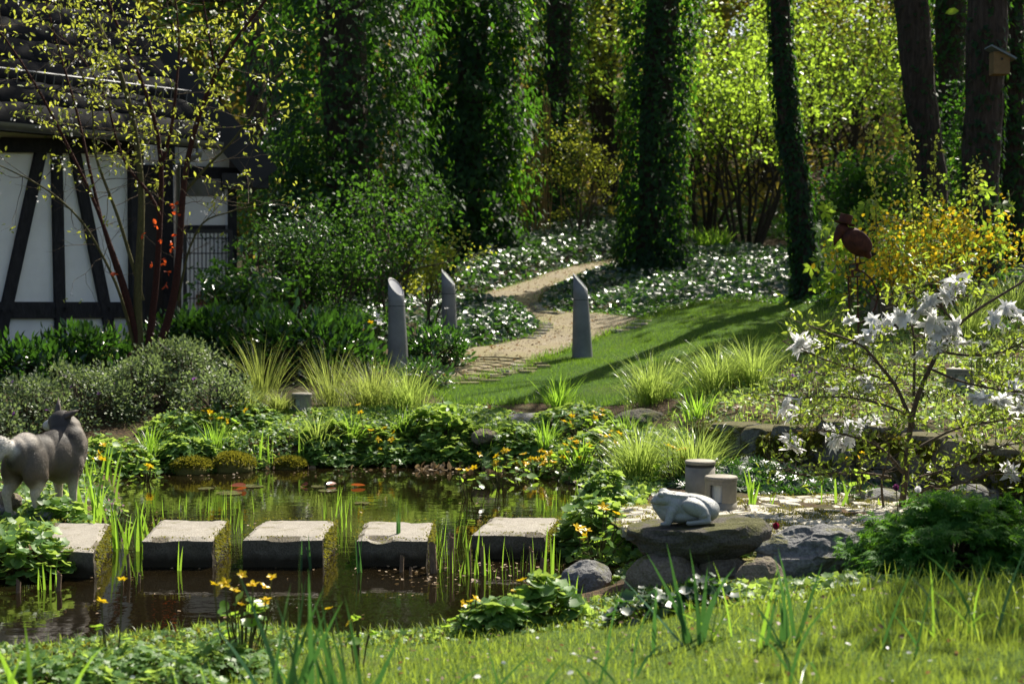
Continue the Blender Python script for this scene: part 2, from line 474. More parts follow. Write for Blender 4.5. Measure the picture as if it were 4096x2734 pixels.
def box(c, sx, sy, sz, bev=0.0, jit=0.0):
    """bevelled block centred on c; its top edges chamfered by bev"""
    x, y, z = sx / 2, sy / 2, sz / 2; b = bev
    v = [(-x, -y, -z), (x, -y, -z), (x, y, -z), (-x, y, -z)]
    if b:
        v += [(-x, -y, z - b), (x, -y, z - b), (x, y, z - b), (-x, y, z - b), (-x + b, -y + b, z), (x - b, -y + b, z), (x - b, y - b, z), (-x + b, y - b, z)]
        f = [(3, 2, 1, 0), (8, 9, 10, 11)]
        for i in range(4):
            j = (i + 1) % 4
            f += [(i, j, 4 + j, 4 + i), (4 + i, 4 + j, 8 + j, 8 + i)]
    else:
        v += [(-x, -y, z), (x, -y, z), (x, y, z), (-x, y, z)]
        f = [(3, 2, 1, 0), (4, 5, 6, 7)] + [(i, (i + 1) % 4, 4 + (i + 1) % 4, 4 + i) for i in range(4)]
    V = np.array(v, float)
    if jit: V += rng.uniform(-jit, jit, V.shape)
    return V + np.asarray(c, float), [np.array(f)]
def xf(part, loc=(0, 0, 0), rz=0.0, sc=1.0, mat=None):
    V, f = part
    V = np.asarray(V) * sc
    if mat is not None: V = V @ np.array(mat).T
    c, s = math.cos(rz), math.sin(rz)
    return V @ np.array([(c, s, 0), (-s, c, 0), (0, 0, 1)]) + np.asarray(loc, float), f
def bar(p0, p1, w, t, nrm):
    """plank from p0 to p1, w wide in the plane, t thick along nrm"""
    p0, p1, nrm = (np.asarray(a, float) for a in (p0, p1, nrm))
    d = unit(p1 - p0); nrm = unit(nrm - d * (nrm @ d)); s = np.cross(d, nrm)
    V = [p + s * a * w / 2 + nrm * b * t / 2 for p in (p0, p1) for a, b in ((-1, -1), (1, -1), (1, 1), (-1, 1))]
    return np.array(V), [np.array([(0, 1, 2, 3), (7, 6, 5, 4), (0, 4, 5, 1), (1, 5, 6, 2), (2, 6, 7, 3), (3, 7, 4, 0)])]
_ico = {}
def ico(sub):
    if sub not in _ico:
        bm = bmesh.new(); bmesh.ops.create_icosphere(bm, subdivisions=sub, radius=1)
        _ico[sub] = (np.array([v.co[:] for v in bm.verts]), np.array([[v.index for v in f.verts] for f in bm.faces])); bm.free()
    return _ico[sub]
def rock(size, seed, sub=3, rough=.22, flat=None, facet=0.0):
    V, f = ico(sub); V = V.copy()
    o = Vector((seed * 7.3, seed * 3.1, seed * 1.7))
    for i, p in enumerate(V):
        q = Vector(p)
        d = mnoise.fractal(q * 1.1 + o, 1.0, 2.0, 4) * rough + mnoise.noise(q * .8 + o * 2) * rough
        if facet: d -= facet * abs(mnoise.cell(q * 1.6 + o) - .5)
        V[i] = p * (1 + d)
    if flat is not None: V[:, 2] = np.where(V[:, 2] > flat, flat + (V[:, 2] - flat) * .15, V[:, 2])
    return V * np.asarray(size, float), [f]
def in_poly(n, poly):
    lo, hi = poly.min(0), poly.max(0); out = []
    have = 0
    while have < n:
        p = rng.uniform(lo, hi, (max(n, 200), 2)); p = p[inside(p, poly)]
        out.append(p); have += len(p)
        if not len(p): break
    return np.concatenate(out)[:n]
def sheet(name, poly, off, mat, step=.1, snap=True):
    """a sheet that follows the ground inside a polygon"""
    lo, hi = poly.min(0) - step, poly.max(0) + step
    xs, ys = np.arange(lo[0], hi[0] + step, step), np.arange(lo[1], hi[1] + step, step)
    gx, gy = np.meshgrid(xs, ys); P = np.stack([gx.ravel(), gy.ravel()], 1); w = len(xs)
    cx = (P[:, 0] + step / 2); cyy = (P[:, 1] + step / 2)
    ok = inside(np.stack([cx, cyy], 1), poly).reshape(gx.shape)[:-1, :-1]
    j, i = np.nonzero(ok)
    f = np.stack([j * w + i, j * w + i + 1, (j + 1) * w + i + 1, (j + 1) * w + i], 1)
    use = np.unique(f); remap = np.full(len(P), -1); remap[use] = np.arange(len(use))
    cnt = np.bincount(f.ravel(), minlength=len(P))
    if snap:
        bd = use[cnt[use] < 4]
        Q = P[bd]; best = np.full(len(bd), 1e9); near = Q.copy()
        for a, b in zip(poly, np.roll(poly, -1, 0)):
            ab = b - a; t = np.clip(((Q - a) @ ab) / max(ab @ ab, 1e-9), 0, 1); c = a + t[:, None] * ab
            d = np.linalg.norm(Q - c, axis=1); m = d < best
            best[m] = d[m]; near[m] = c[m]
        P[bd] = near
    P = P[use]
    V = np.column_stack([P, hz(P[:, 0], P[:, 1]) + off])
    return mesh(name, V, [remap[f]], mat, smooth=True)

# ------------------------------------------------------------------ ground
m, nt, out = nodes_of('garden_soil')
co = coord(nt)
a = noise(nt, 1.2, 6, .7, co); b = noise(nt, 22, 5, .7, co)
c = mixc(nt, ramp(nt, b, [(.4, (0, 0, 0)), (.62, (1, 1, 1))]), (.028, .019, .012), (.12, .075, .038))
g2 = ramp(nt, a, [(.48, (0, 0, 0)), (.62, (1, 1, 1))])
c = mixc(nt, g2, c, (.045, .055, .012))
nt.links.new(bsdf(nt, c, .95, 0, .2, bump(nt, b, .8, .04)).outputs[0], out.inputs[0])
M['soil'] = m
nxg, nyg = len(GX), len(GY)
V = np.column_stack([_gx.ravel(), _gy.ravel(), GZ.ravel()])
jj, ii = np.meshgrid(np.arange(nyg - 1), np.arange(nxg - 1), indexing='ij')
Q = (jj * nxg + ii).ravel()
tag(link('ground', mesh('ground', V, [np.stack([Q, Q + 1, Q + nxg + 1, Q + nxg], 1)], M['soil'], True)), kind='structure', label='dark garden soil rising into the wooded hillside')

# ------------------------------------------------------------------ water
m, nt, out = nodes_of('pond_water')
co = coord(nt, 'Object', (1.0, 1.6, 1))
n1 = noise(nt, 5.5, 3, .5, co); n2 = noise(nt, 1.3, 2, .5, co)
add = nt.nodes.new('ShaderNodeMath'); add.operation = 'ADD'
nt.links.new(n1, add.inputs[0]); nt.links.new(n2, add.inputs[1])
p = bsdf(nt, (.007, .005, .002), .015, 0, .5, bump(nt, add.outputs[0], .05, .03), ior=1.36)
nt.links.new(p.outputs[0], out.inputs[0])
M['water'] = m
lo, hi = POND.min(0) - .3, POND.max(0) + .3
tag(link('pond_water', mesh('pond_water', [(lo[0], lo[1], 0), (hi[0], lo[1], 0), (hi[0], hi[1], 0), (lo[0], hi[1], 0)], [np.array([(0, 1, 2, 3)])], M['water'])), kind='structure', label='dark brown pond water mirroring the bank plants')
# ------------------------------------------------------------------ lawns, path
def px_ground(pts, y0=3.8):
    return np.array([tuple(on(u, v, y0))[:2] for u, v in pts])
def turf(name, c0, c1, c2):
    m, nt, out = nodes_of(name)
    co = coord(nt)
    n = noise(nt, 1.6, 5, .65, co); b = noise(nt, 45, 3, .7, co)
    c = mixc(nt, .5, ramp(nt, n, [(.35, c0), (.5, c1), (.68, c2)]), ramp(nt, b, [(.35, c0), (.65, c1)]))
    nt.links.new(bsdf(nt, c, .95, 0, .15, bump(nt, b, .9, .03)).outputs[0], out.inputs[0])
    return m
M['turf'] = turf('mown_turf', (.030, .070, .010), (.045, .10, .012), (.085, .10, .022))
M['turf_near'] = turf('near_turf', (.045, .075, .012), (.065, .12, .016), (.13, .12, .035))
FAR_LAWN = px_ground([(425, 390), (440, 383), (480, 380), (520, 371), (545, 358), (575, 348), (600, 337), (630, 328), (646, 321), (665, 312), (700, 305), (745, 302), (800, 300), (840, 305), (830, 330), (800, 350), (760, 375), (700, 395), (640, 402), (560, 402), (500, 405), (450, 404)], 11)
LAWN = np.array([(-3.4, 3.0), (-2.2, 4.8), (-1.4, 5.5), (-1.0, 6.1), (-.6, 6.45), (0, 6.5), (.45, 6.5), (.9, 6.45), (1.4, 6.45), (2.2, 6.55), (3.2, 6.6), (4.5, 6.6), (6.5, 6.4), (7, 3), (5, -4), (-5, -4)])
tag(link('far_lawn', sheet('far_lawn', FAR_LAWN, .006, M['turf'], .1)), kind='structure', label='mown lawn sloping up beyond the pond')
tag(link('near_lawn', sheet('near_lawn', LAWN, .006, M['turf_near'], .1)), kind='structure', label='sunlit lawn on the near side of the pond')
m, nt, out = nodes_of('gravel_path')
co = coord(nt)
n = noise(nt, 1.1, 5, .65, co); b = noise(nt, 70, 4, .7, co)
c = mixc(nt, .5, ramp(nt, n, [(.38, (.20, .165, .10)), (.5, (.19, .15, .07)), (.60, (.17, .15, .035))]), ramp(nt, b, [(.35, (.11, .09, .06)), (.65, (.38, .33, .23))]))
nt.links.new(bsdf(nt, c, .9, 0, .3, bump(nt, b, .7, .02)).outputs[0], out.inputs[0])
M['gravel'] = m
PATH = px_ground([(427, 359), (436, 354), (480, 348), (529, 339), (544, 329), (540, 321), (515, 312), (490, 307), (465, 302), (484, 295), (516, 285), (543, 276), (580, 266.5), (634, 255), (680, 246), (715, 242),
                  (715, 246), (690, 249), (636, 259), (586, 273), (551, 287), (540, 296), (536, 306), (548, 312), (580, 313), (602, 314), (644, 320.6), (630, 328), (600, 337), (575, 347), (545, 357), (520, 369), (480, 379), (443, 382), (430, 372)], 13)
tag(link('garden_path', sheet('garden_path', PATH, .02, M['gravel'], .12)), kind='structure', label='ochre gravel path winding up from the lawn into the wood')

# small concrete edging stones laid along the bends of the path
M['edging'] = stone_mat('edging_stone', [(.20, .18, .15), (.30, .27, .22), (.40, .36, .30)], (.16, .14, .03), .62, 12, .4)
path_obj = bpy.data.objects['garden_path']
def edging(pts, step=.2, w=.13):
    P = px_ground(pts, 13)
    L = np.concatenate([[0], np.cumsum(np.linalg.norm(np.diff(P, axis=0), axis=1))])
    for s in np.arange(step / 2, L[-1], step):
        x, y = np.interp(s, L, P[:, 0]), np.interp(s, L, P[:, 1])
        x2, y2 = np.interp(s + .05, L, P[:, 0]), np.interp(s + .05, L, P[:, 1])
        a = math.atan2(y2 - y, x2 - x)
        V, f = box((0, 0, 0), step - .012, w, .09, .012, .004)
        o = link('edging_stone', mesh('edging_stone', V, f, M['edging']), path_obj, (x, y, hz1(x, y) - .012 + rng.uniform(-.006, .006)), (0, 0, a + rng.normal() * .03))
edging([(536, 303), (536, 309), (545, 313), (560, 314.5)], .22, .2)
edging([(543, 323), (546, 329), (540, 335), (529, 340)], .22, .2)
edging([(612, 333), (630, 329), (640, 325), (645, 321)], .22, .22)
edging([(446, 382), (480, 379.5), (505, 374.5), (520, 369.5), (517, 366)], .24, .14)

# round paved rest place at the foot of the path
M['pave'] = stone_mat('pale_paver', [(.20, .16, .09), (.26, .21, .125), (.32, .27, .17)], (.16, .14, .04), .60, 6, .3)
cx0, cy0 = tuple(on(462, 371, 13))[:2]
for ring, r in enumerate(np.arange(.14, .95, .16)):
    n = max(5, int(2 * math.pi * r / .22))
    for k in range(n):
        a = (k + .5 * (ring % 2)) / n * 2 * math.pi
        x, y = cx0 + r * math.cos(a) * 1.0, cy0 + r * math.sin(a)
        V, f = box((0, 0, 0), .153, 2 * math.pi * r / n - .008, .06, .004, .003)
        if inside(np.array([[x, y]]), PATH)[0] or seg_dist(np.array([[x, y]]), PATH)[0] < .25:
            link('paver', mesh('paver', V, f, M['pave']), path_obj, (x, y, hz1(x, y) - .006 + rng.uniform(-.002, .002)), (0, 0, a))

# ------------------------------------------------------------------ cobbled terrace by the pond
M['cobble'] = stone_mat('pale_cobble', [(.27, .245, .19), (.38, .345, .27), (.48, .44, .35)], (.20, .17, .03), .78, 7, .35, .6)
M['moss_joint'] = stone_mat('mossy_joint', [(.12, .115, .03), (.19, .175, .04), (.26, .23, .06)], None, 0, 20, .8, .95)
TERR = np.array([tuple(atz(u, v, .215))[:2] for u, v in [(604, 517), (612, 508), (650, 503), (700, 499), (760, 496), (830, 494), (900, 494), (960, 497), (1000, 503), (1000, 530), (960, 545), (900, 552), (850, 556), (800, 556), (740, 560), (690, 562), (655, 556), (640, 540)]])
tz = .215
terr = tag(link('terrace', None), kind='structure', label='sunny terrace of mossy pale cobbles beside the pond')
o = sheet('moss_bed', TERR, 0, M['moss_joint'], .08)
for v_ in o.vertices: v_.co.z = tz
link('moss_bed', o, terr)
o = o.copy()
cob_var = []
for k in range(6):
    cob_var.append([mesh('cobble', *(lambda q: (q[0], q[1]))(box((0, 0, 0), .128 * s, .108, .06, .016, .008)), M['cobble']) for s in (.85, 1.0, 1.15)])
cells = []
row = 0
for y in np.arange(TERR[:, 1].min(), TERR[:, 1].max(), .118):
    x = TERR[:, 0].min() + (row % 2) * .07
    while x < TERR[:, 0].max():
        k = int(rng.integers(3)); w = .128 * (.85, 1.0, 1.15)[k] + .012
        cells.append((x + w / 2, y + .02 * math.sin(x * 2.3), k)); x += w
    row += 1
cells = [c_ for c_ in cells if inside(np.array([[c_[0], c_[1]]]), TERR)[0] and seg_dist(np.array([[c_[0], c_[1]]]), TERR)[0] > .05]
cells.sort(key=lambda c_: abs((512 + F * c_[0] / c_[1]) - 740) + 0 * c_[1])
rest = []
for i, (x, y, k) in enumerate(cells):
    z = tz - .017 + rng.uniform(-.006, .006)
    if rng.random() < .03: continue
    if i < 295:
        link('cobble', cob_var[int(rng.integers(6))][k], terr, (x, y, z), (rng.normal() * .02, rng.normal() * .02, rng.normal() * .05))
    else:
        rest.append(xf(box((0, 0, 0), .128 * (.85, 1.0, 1.15)[k], .108, .06, .016, .008), (x, y, z)))
if rest:
    V, f = merge(rest)
    link('cobbles_beyond', mesh('cobbles_beyond', V, f, M['cobble']), terr)['kind'] = 'stuff'
# moss growing over the joints
P = in_poly(32000, TERR)
keep = (wobble(P[:, 0] * 6, P[:, 1] * 6, 1.0, 3) + wobble(P[:, 0], P[:, 1], 9, 1) * .6 + rng.normal(size=len(P)) * .25) > .2
P = P[keep]
V, f = blades(np.column_stack([P, np.full(len(P), tz + .012)]), rng.uniform(0, 6.3, len(P)), rng.uniform(0, .9, len(P)), rng.uniform(.008, .02, len(P)), .012, .3, 1)
tag(link('terrace_moss', mesh('terrace_moss', V, f, M['moss'])), kind='stuff', label='yellow green moss creeping over the terrace cobbles', cat='moss')

# ------------------------------------------------------------------ dry stone wall
M['wallstone'] = stone_mat('granite_wall', [(.08, .077, .072), (.14, .135, .125), (.21, .20, .19)], (.085, .075, .012), .54, 5, .7, .9, 3.0)
wl = thing('dry_stone_wall', 'low dry stone wall of mossy granite blocks behind the terrace', 'stone wall', (*WALL[0], .2))
L = np.concatenate([[0], np.cumsum(np.linalg.norm(np.diff(WALL, axis=0), axis=1))])
wp = lambda s: (np.interp(s, L, WALL[:, 0]), np.interp(s, L, WALL[:, 1]))
stone_i = 0
for course, (zc, hh) in enumerate([(.24, .20), (.45, .24)]):
    s = -.02 + course * .12
    while s < L[-1]:
        w = rng.uniform(.24, .46)
        x, y = wp(s + w / 2); x2, y2 = wp(s + w / 2 + .05); a = math.atan2(y2 - y, x2 - x)
        top = hz1(x + .35, y + .35)
        hh2 = hh if course == 0 else max(.12, min(.42, top - .33))
        V, f = rock((w * .75, .28, hh2 * .85), 3.1 + stone_i, 3, .10)
        V = np.clip(V, [-w * .49, -.17, -hh2 * .5], [w * .49, .19, hh2 * .5]) + rng.normal(size=V.shape) * .002
        link('stone', mesh('stone', V, f, M['wallstone'], False), wl, (x - WALL[0, 0], y - WALL[0, 1], (zc if course == 0 else .34 + hh2 / 2) - .2 + rng.uniform(-.01, .01)), (0, 0, a + rng.normal() * .04))
        s += w + .012; stone_i += 1

# ------------------------------------------------------------------ stepping stones
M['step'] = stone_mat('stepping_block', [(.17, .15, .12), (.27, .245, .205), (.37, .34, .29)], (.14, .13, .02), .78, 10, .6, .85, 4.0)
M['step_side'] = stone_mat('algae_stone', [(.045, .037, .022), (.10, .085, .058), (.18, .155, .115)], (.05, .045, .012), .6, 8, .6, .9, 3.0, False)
STEPS = [
    ((38, 547), (94, 549), (110, 521), (52, 520), 'stepping stone half hidden by leaves nearest the dog'),
    ((142, 538), (213, 538), (228, 518.5), (160, 518), 'second stepping stone in the row, just right of the sunlit irises'),
    ((243, 537), (322, 537), (335, 519), (262, 518.5), 'middle stepping stone with the mossy orange flecked side'),
    ((357, 537.5), (427, 538), (433, 520), (365, 520), 'fourth stepping stone standing behind tall single reeds'),
    ((472, 532), (545, 533), (560, 516), (490, 516), 'last stepping stone, beside the leafy bank near the frog'),
]
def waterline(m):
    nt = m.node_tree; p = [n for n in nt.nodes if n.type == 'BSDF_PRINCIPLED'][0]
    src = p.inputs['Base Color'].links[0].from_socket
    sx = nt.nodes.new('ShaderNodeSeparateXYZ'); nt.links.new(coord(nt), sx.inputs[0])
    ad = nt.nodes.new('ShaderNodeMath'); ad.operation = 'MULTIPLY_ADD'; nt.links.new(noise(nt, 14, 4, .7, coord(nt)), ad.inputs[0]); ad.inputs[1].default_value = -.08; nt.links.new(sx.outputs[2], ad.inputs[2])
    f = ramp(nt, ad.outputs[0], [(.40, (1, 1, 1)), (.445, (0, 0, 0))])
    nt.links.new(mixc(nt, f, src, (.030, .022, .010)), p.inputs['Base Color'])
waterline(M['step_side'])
def step_stone(q, label, i):
    top = (.160, .166, .172, .163, .155)[i]
    c = [np.array(atz(u, v, top)) for u, v in q]
    ctr = sum(c) / 4
    base = (ctr[0], ctr[1], -.40)
    root = thing('stepping_stone', label, 'stepping stone', base, 0, 'stepping stones across the pond')
    nx, ny, nz = 8, 8, 6
    V, f = ico(2)
    pts = []
    g = np.linspace(0, 1, nx + 1)
    # block as a subdivided, slightly worn box
    bm = bmesh.new()
    bmesh.ops.create_cube(bm, size=1)
    bmesh.ops.subdivide_edges(bm, edges=bm.edges[:], cuts=13, use_grid_fill=True)
    V = np.array([v.co[:] for v in bm.verts]); fc = np.array([[v.index for v in f_.verts] for f_ in bm.faces]); bm.free()
    a, b, hgt = V[:, 0] + .5, V[:, 1] + .5, V[:, 2] + .5
    xy = ((1 - a) * (1 - b))[:, None] * c[0][:2] + (a * (1 - b))[:, None] * c[1][:2] + (a * b)[:, None] * c[2][:2] + ((1 - a) * b)[:, None] * c[3][:2]
    e = np.minimum.reduce([a, 1 - a, b, 1 - b])
    z = -.40 + hgt * (.40 + top)
    z -= np.where((hgt > .99) & (e < .02), .016, 0)
    W = np.column_stack([xy, z]) - np.array(base)
    o = Vector((i * 5.1, 2.2, 7.7))
    for k in range(len(W)):
        p = Vector(W[k]); d = mnoise.noise(p * 6 + o) * .010 + mnoise.noise(p * 19 + o) * .007
        chip = max(0, mnoise.noise(p * 5 + o * 3) - .2) * .06 if (e[k] < .09 and z[k] > top - .06) else 0
        W[k] += np.array((d, d * .8, (d * .6 if z[k] < top - .05 else d * .35) - chip))
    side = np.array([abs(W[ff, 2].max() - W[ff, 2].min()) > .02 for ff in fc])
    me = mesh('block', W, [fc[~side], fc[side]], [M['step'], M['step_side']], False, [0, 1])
    link('block', me, root)
    # moss hanging over the lit flank
    n = 1700
    t = rng.uniform(0, 1, n); hgt = top - np.abs(rng.normal(size=n)) * .085 + .008
    keep = (hgt > .0) & (wobble(t * 9, hgt * 20, 1.4, i) + rng.normal(size=n) * .4 > -.15)
    t, hgt = t[keep], hgt[keep]
    p2 = (1 - t)[:, None] * c[1][:2] + t[:, None] * c[2][:2]
    nrm = np.array((c[2] - c[1])[:2]); nrm = np.array((nrm[1], -nrm[0])) / np.linalg.norm(nrm)
    P = np.column_stack([p2 + nrm * .006, hgt]) - np.array(base)
    D = np.column_stack([np.tile(nrm, (len(P), 1)) + rng.normal(size=(len(P), 2)) * .4, rng.uniform(-1.2, -.1, len(P))])
    V, f = leaves(P, D, rdir(len(P), .5), rng.uniform(.008, .022, len(P)), T_QUAD, .8)
    n = 260
    t = rng.uniform(0, 1, n); sd = rng.integers(0, 4, n)
    pp = np.array([(1 - tt) * c[k] + tt * c[(k + 1) % 4] for tt, k in zip(t, sd)]) + rng.normal(size=(n, 3)) * (.018, .018, .002)
    V2, f2 = leaves(pp - np.array(base) + np.array((0, 0, .002)), rdir(n, .6), rdir(n, .5), rng.uniform(.006, .016, n), T_QUAD)
    V, f = merge([(V, f), (V2, f2)])
    link('moss', mesh('moss', V, f, M['moss']), root)
for i, (*q, lab) in enumerate(STEPS): step_stone(q, lab, i)
# ------------------------------------------------------------------ half timbered house
M['plaster'] = plain('white_plaster', (.76, .765, .76), .9, 0, .2, .09, 2.2, .25, 45)
M['timber'] = bark_mat('black_timber', (.010, .010, .012), (.030, .030, .034), (6, 6, 2), .35)
M['rooftile'] = plain('dark_roof_tile', (.011, .0115, .014), .8, 0, .12, .3, 5, .3, 25)
M['zinc'] = plain('zinc_gutter', (.20, .205, .21), .5, .7, .5, .15, 6)
M['board'] = plain('black_board', (.016, .016, .018), .6, 0, .4, .3, 4)
M['glass_dark'] = plain('dark_pane', (.02, .025, .03), .06, 0, .6, .1, 2)
M['whitepaint'] = plain('white_paint', (.66, .70, .76), .5, 0, .4, .05, 4)
M['brick'] = plain('red_brick', (.20, .075, .045), .9, 0, .2, .4, 12, .3)
wd = np.array((.656, .755, 0)); wd /= np.linalg.norm(wd)
wnrm = np.array((wd[1], -wd[0], 0))
WC = np.array(at(133, 300, 18.6))          # corner of the front wall
def wplane(u, v, off=0.0, base=None, nrm=None):
    base = WC if base is None else base; nrm = wnrm if nrm is None else nrm
    d = np.array(ray(u, v)); o = np.array((0, 0, HC))
    t = ((base + nrm * off - o) @ nrm) / (d @ nrm)
    return o + d * t
zb = .45
house = thing('timber_framed_house', 'white half timbered house with black beams and dark tiled roof', 'house', (WC[0], WC[1], zb))
HB = np.array((WC[0], WC[1], zb))
def hpart(name, part, mat, parent=None, smooth=False, off=None):
    V, f = part
    return link(name, mesh(name, np.asarray(V) - HB, f, mat, smooth), parent or house)
def slab(p0, p1, z0, z1, depth, nrm):
    """upright slab from p0 to p1, its face at p, going depth behind"""
    p0, p1 = np.array(p0, float), np.array(p1, float)
    V = []
    for p in (p0, p1):
        for q in (p, p - nrm * depth):
            for z in (z0, z1): V.append((q[0], q[1], z))
    return np.array(V), [np.array([(0, 4, 5, 1), (2, 3, 7, 6), (0, 1, 3, 2), (4, 6, 7, 5), (1, 5, 7, 3), (0, 2, 6, 4)])]
EZ = wplane(133, 143)[2]                   # underside of the eaves
hpart('wall', slab(WC - wd * 6.0, WC, zb, EZ + .12, 3.2, wnrm), M['plaster'])
def beam(u0, v0, u1, v1, w, off=.018, nm='beam', t=.06):
    hpart(nm, bar(wplane(u0, v0, off), wplane(u1, v1, off), w, t, wnrm), M['timber'])
k = 18.2 / F
beam(-130, 310, 131, 309.5, 16 * k, .018)
beam(56, 140, 61, 372, 11 * k, .024, 'post')
beam(43, 140, -8, 372, 11.5 * k, .021, 'brace')
beam(72, 140, 118, 372, 11.5 * k, .021, 'brace')
beam(-100, 140, -104, 372, 15 * k, .024, 'post')
beam(-60, 140, -20, 372, 15 * k, .027, 'brace')
beam(134.5, 140, 136.5, 378, 15 * k, .03, 'corner_post', .12)
beam(-200, 141, 140, 147, 14 * k, .033, 'eaves_beam')
for uu, vv in ((57, 308), (66, 308), (3, 310), (11, 310), (110, 308)):
    p = wplane(uu, vv, .062)
    hpart('peg', bar(p, p + wnrm * .02, .035, .035, (0, 0, 1)), M['timber'])
# roof: eaves line in front of the wall, going up and back at 47 degrees
g0 = wplane(0, 124, .42); g1 = wplane(214, 144, .42)
gz = (g0[2] + g1[2]) / 2
g1 = np.array((g1[0], g1[1], gz)); s_right = (g1 - WC) @ wd
eave = lambda s, up: WC + wd * s + wnrm * .40 - wnrm * (up * math.cos(R(47))) + np.array((0, 0, gz + .03 - WC[2] + up * math.sin(R(47))))
updir = unit(-wnrm * math.cos(R(47)) + np.array((0, 0, math.sin(R(47)))))
rn = unit(np.cross(wd, updir))
if rn[2] < 0: rn = -rn
s0, s1 = -5.6, s_right
c4 = [eave(s0, 0), eave(s1, 0), eave(s1, 4.9), eave(s0, 4.9)]
V = np.array([p - rn * .03 for p in c4] + [p - rn * .14 for p in c4])
roof = hpart('roof', (V, [np.array([(0, 1, 2, 3), (7, 6, 5, 4), (0, 4, 5, 1), (1, 5, 6, 2), (2, 6, 7, 3), (3, 7, 4, 0)])]), M['board'])
tv = []
nx = 6
prof = [(-.5, .0), (-.34, .003), (-.15, .010), (.05, .013), (.28, .009), (.5, .0)]
TW, TL = .40, .50
V = []
for yy, zz in ((0, .014), (TL, .0)):
    V += [(x * TW, yy, z + zz) for x, z in prof]
V += [(x * TW, 0, z + zz - .014) for (x, z), zz in zip(prof, [.014] * 6)]
n6 = len(prof)
f = [(i, i + 1, n6 + i + 1, n6 + i) for i in range(n6 - 1)] + [(2 * n6 + i, 2 * n6 + i + 1, i + 1, i) for i in range(n6 - 1)]
tiles = [mesh('tile', np.array(V) + rng.normal(size=(18, 3)) * .003, [np.array(f)], M['rooftile'], True) for _ in range(4)]
rm = Matrix((tuple(wd), tuple(updir), tuple(rn))).transposed().to_euler()
nt_ = 0
for r_ in range(13):
    s = s1 - TW / 2 - .02
    while s > -4.4:
        p = eave(s + rng.normal() * .004, r_ * .40 - .03) - HB
        if nt_ < 290: link('tile', tiles[int(rng.integers(4))], roof, tuple(p - HB * 0), rm)
        nt_ += 1
        s -= TW * .985
# gutter, snow guard
V = []; m_ = 9
for s in np.linspace(s0, s1 + .06, 2):
    p = WC + wd * s + wnrm * .47 + np.array((0, 0, gz - WC[2] + .01))
    for j in range(m_):
        a = math.pi * (1 + j / (m_ - 1))
        V.append(p + wnrm * math.cos(a) * .075 + np.array((0, 0, 1)) * math.sin(a) * .075)
V = np.array(V); inner = V.copy(); inner[:, 2] += .008
fq = [(j, j + 1, m_ + j + 1, m_ + j) for j in range(m_ - 1)]
hpart('gutter', merge([(V, [np.array(fq)]), (inner, [np.array(fq)])]), M['zinc'], None, True)
pe = WC + wd * (s1 - .02) + wnrm * .47 + np.array((0, 0, gz - WC[2] + .005))
hpart('gutter_end', (xf(lathe([(0, -.004), (.07, -.004), (.07, .004), (0, .004)], 12), pe, 0, 1, Matrix((tuple(wnrm), (0, 0, 1), tuple(wd))).transposed())), M['zinc'])
sg = [eave(s, .80) + rn * .13 for s in np.linspace(s0, s1, 12)]
guard = hpart('snow_guard', tube(sg, .014, 6), M['zinc'])
for s in np.arange(s1 - .05, -4.2, -.12):
    a = eave(s, .72) + rn * .01; b = eave(s, .80) + rn * .13
    hpart('picket', bar(a, b, .012, .008, wd), M['zinc'], guard)
# downpipe and its swan neck
dp = WC + wd * .05 + wnrm * .10
hpart('downpipe', tube([pe - wd * .25 + np.array((0, 0, -.06)), pe - wd * .25 + np.array((0, 0, -.16)), dp + np.array((0, 0, EZ - WC[2] - .25)) + wd * .55, np.array((*(dp + wd * .55)[:2], zb))], .045, 10), M['zinc'], None, True)
# porch part set back behind the corner: a gable facing the garden with its dark verge running down
pn = np.array((.22, -.975, 0)); pn /= np.linalg.norm(pn)
PB = np.array(at(190, 300, 20.6))
pp = lambda u, v, off=0.0: wplane(u, v, off, PB, pn)
def pface(pts, thick, off=0.0):
    A = [pp(u, v, off) for u, v in pts]; B = [p - pn * thick for p in A]; n = len(A)
    return np.array(A + B), [np.array([tuple(range(n))]), np.array([tuple(range(2 * n - 1, n - 1, -1))]), np.array([(i, n + i, n + (i + 1) % n, (i + 1) % n) for i in range(n)])]
hpart('gable_wall', pface([(136, 395), (229, 395), (229, 150), (200, 112), (136, 112)], .25), M['plaster'])
def pbeam(u0, v0, u1, v1, wpx, off=.02, nm='beam', mat='timber', t=.06):
    hpart(nm, bar(pp(u0, v0, off), pp(u1, v1, off), wpx * 20.6 / F, t, pn), M[mat])
pbeam(168, 110, 170, 395, 13, .05, 'post', 'timber', .12)
pbeam(140, 170, 262, 174, 11, .035, 'beam')
pbeam(232, 172, 233, 395, 9, .04, 'post', 'timber', .1)
pbeam(182, 228, 230, 228, 6, .03, 'beam')
hpart('doorway', pface([(143, 395), (163, 395), (163, 170), (143, 170)], .05, .012), M['board'])
win = hpart('window', pface([(180, 196), (224, 196), (224, 178), (180, 178)], .05, .012), M['glass_dark'])
hpart('frame', bar(pp(180, 187, .03), pp(180, 187, .03) + np.array((0, 0, .28)), .05, .03, pn), M['timber'], win)
hpart('white_post', slab(pp(226, 300, .06), pp(229, 300, .06), zb, pp(226, 178)[2], .06, pn), M['whitepaint'])
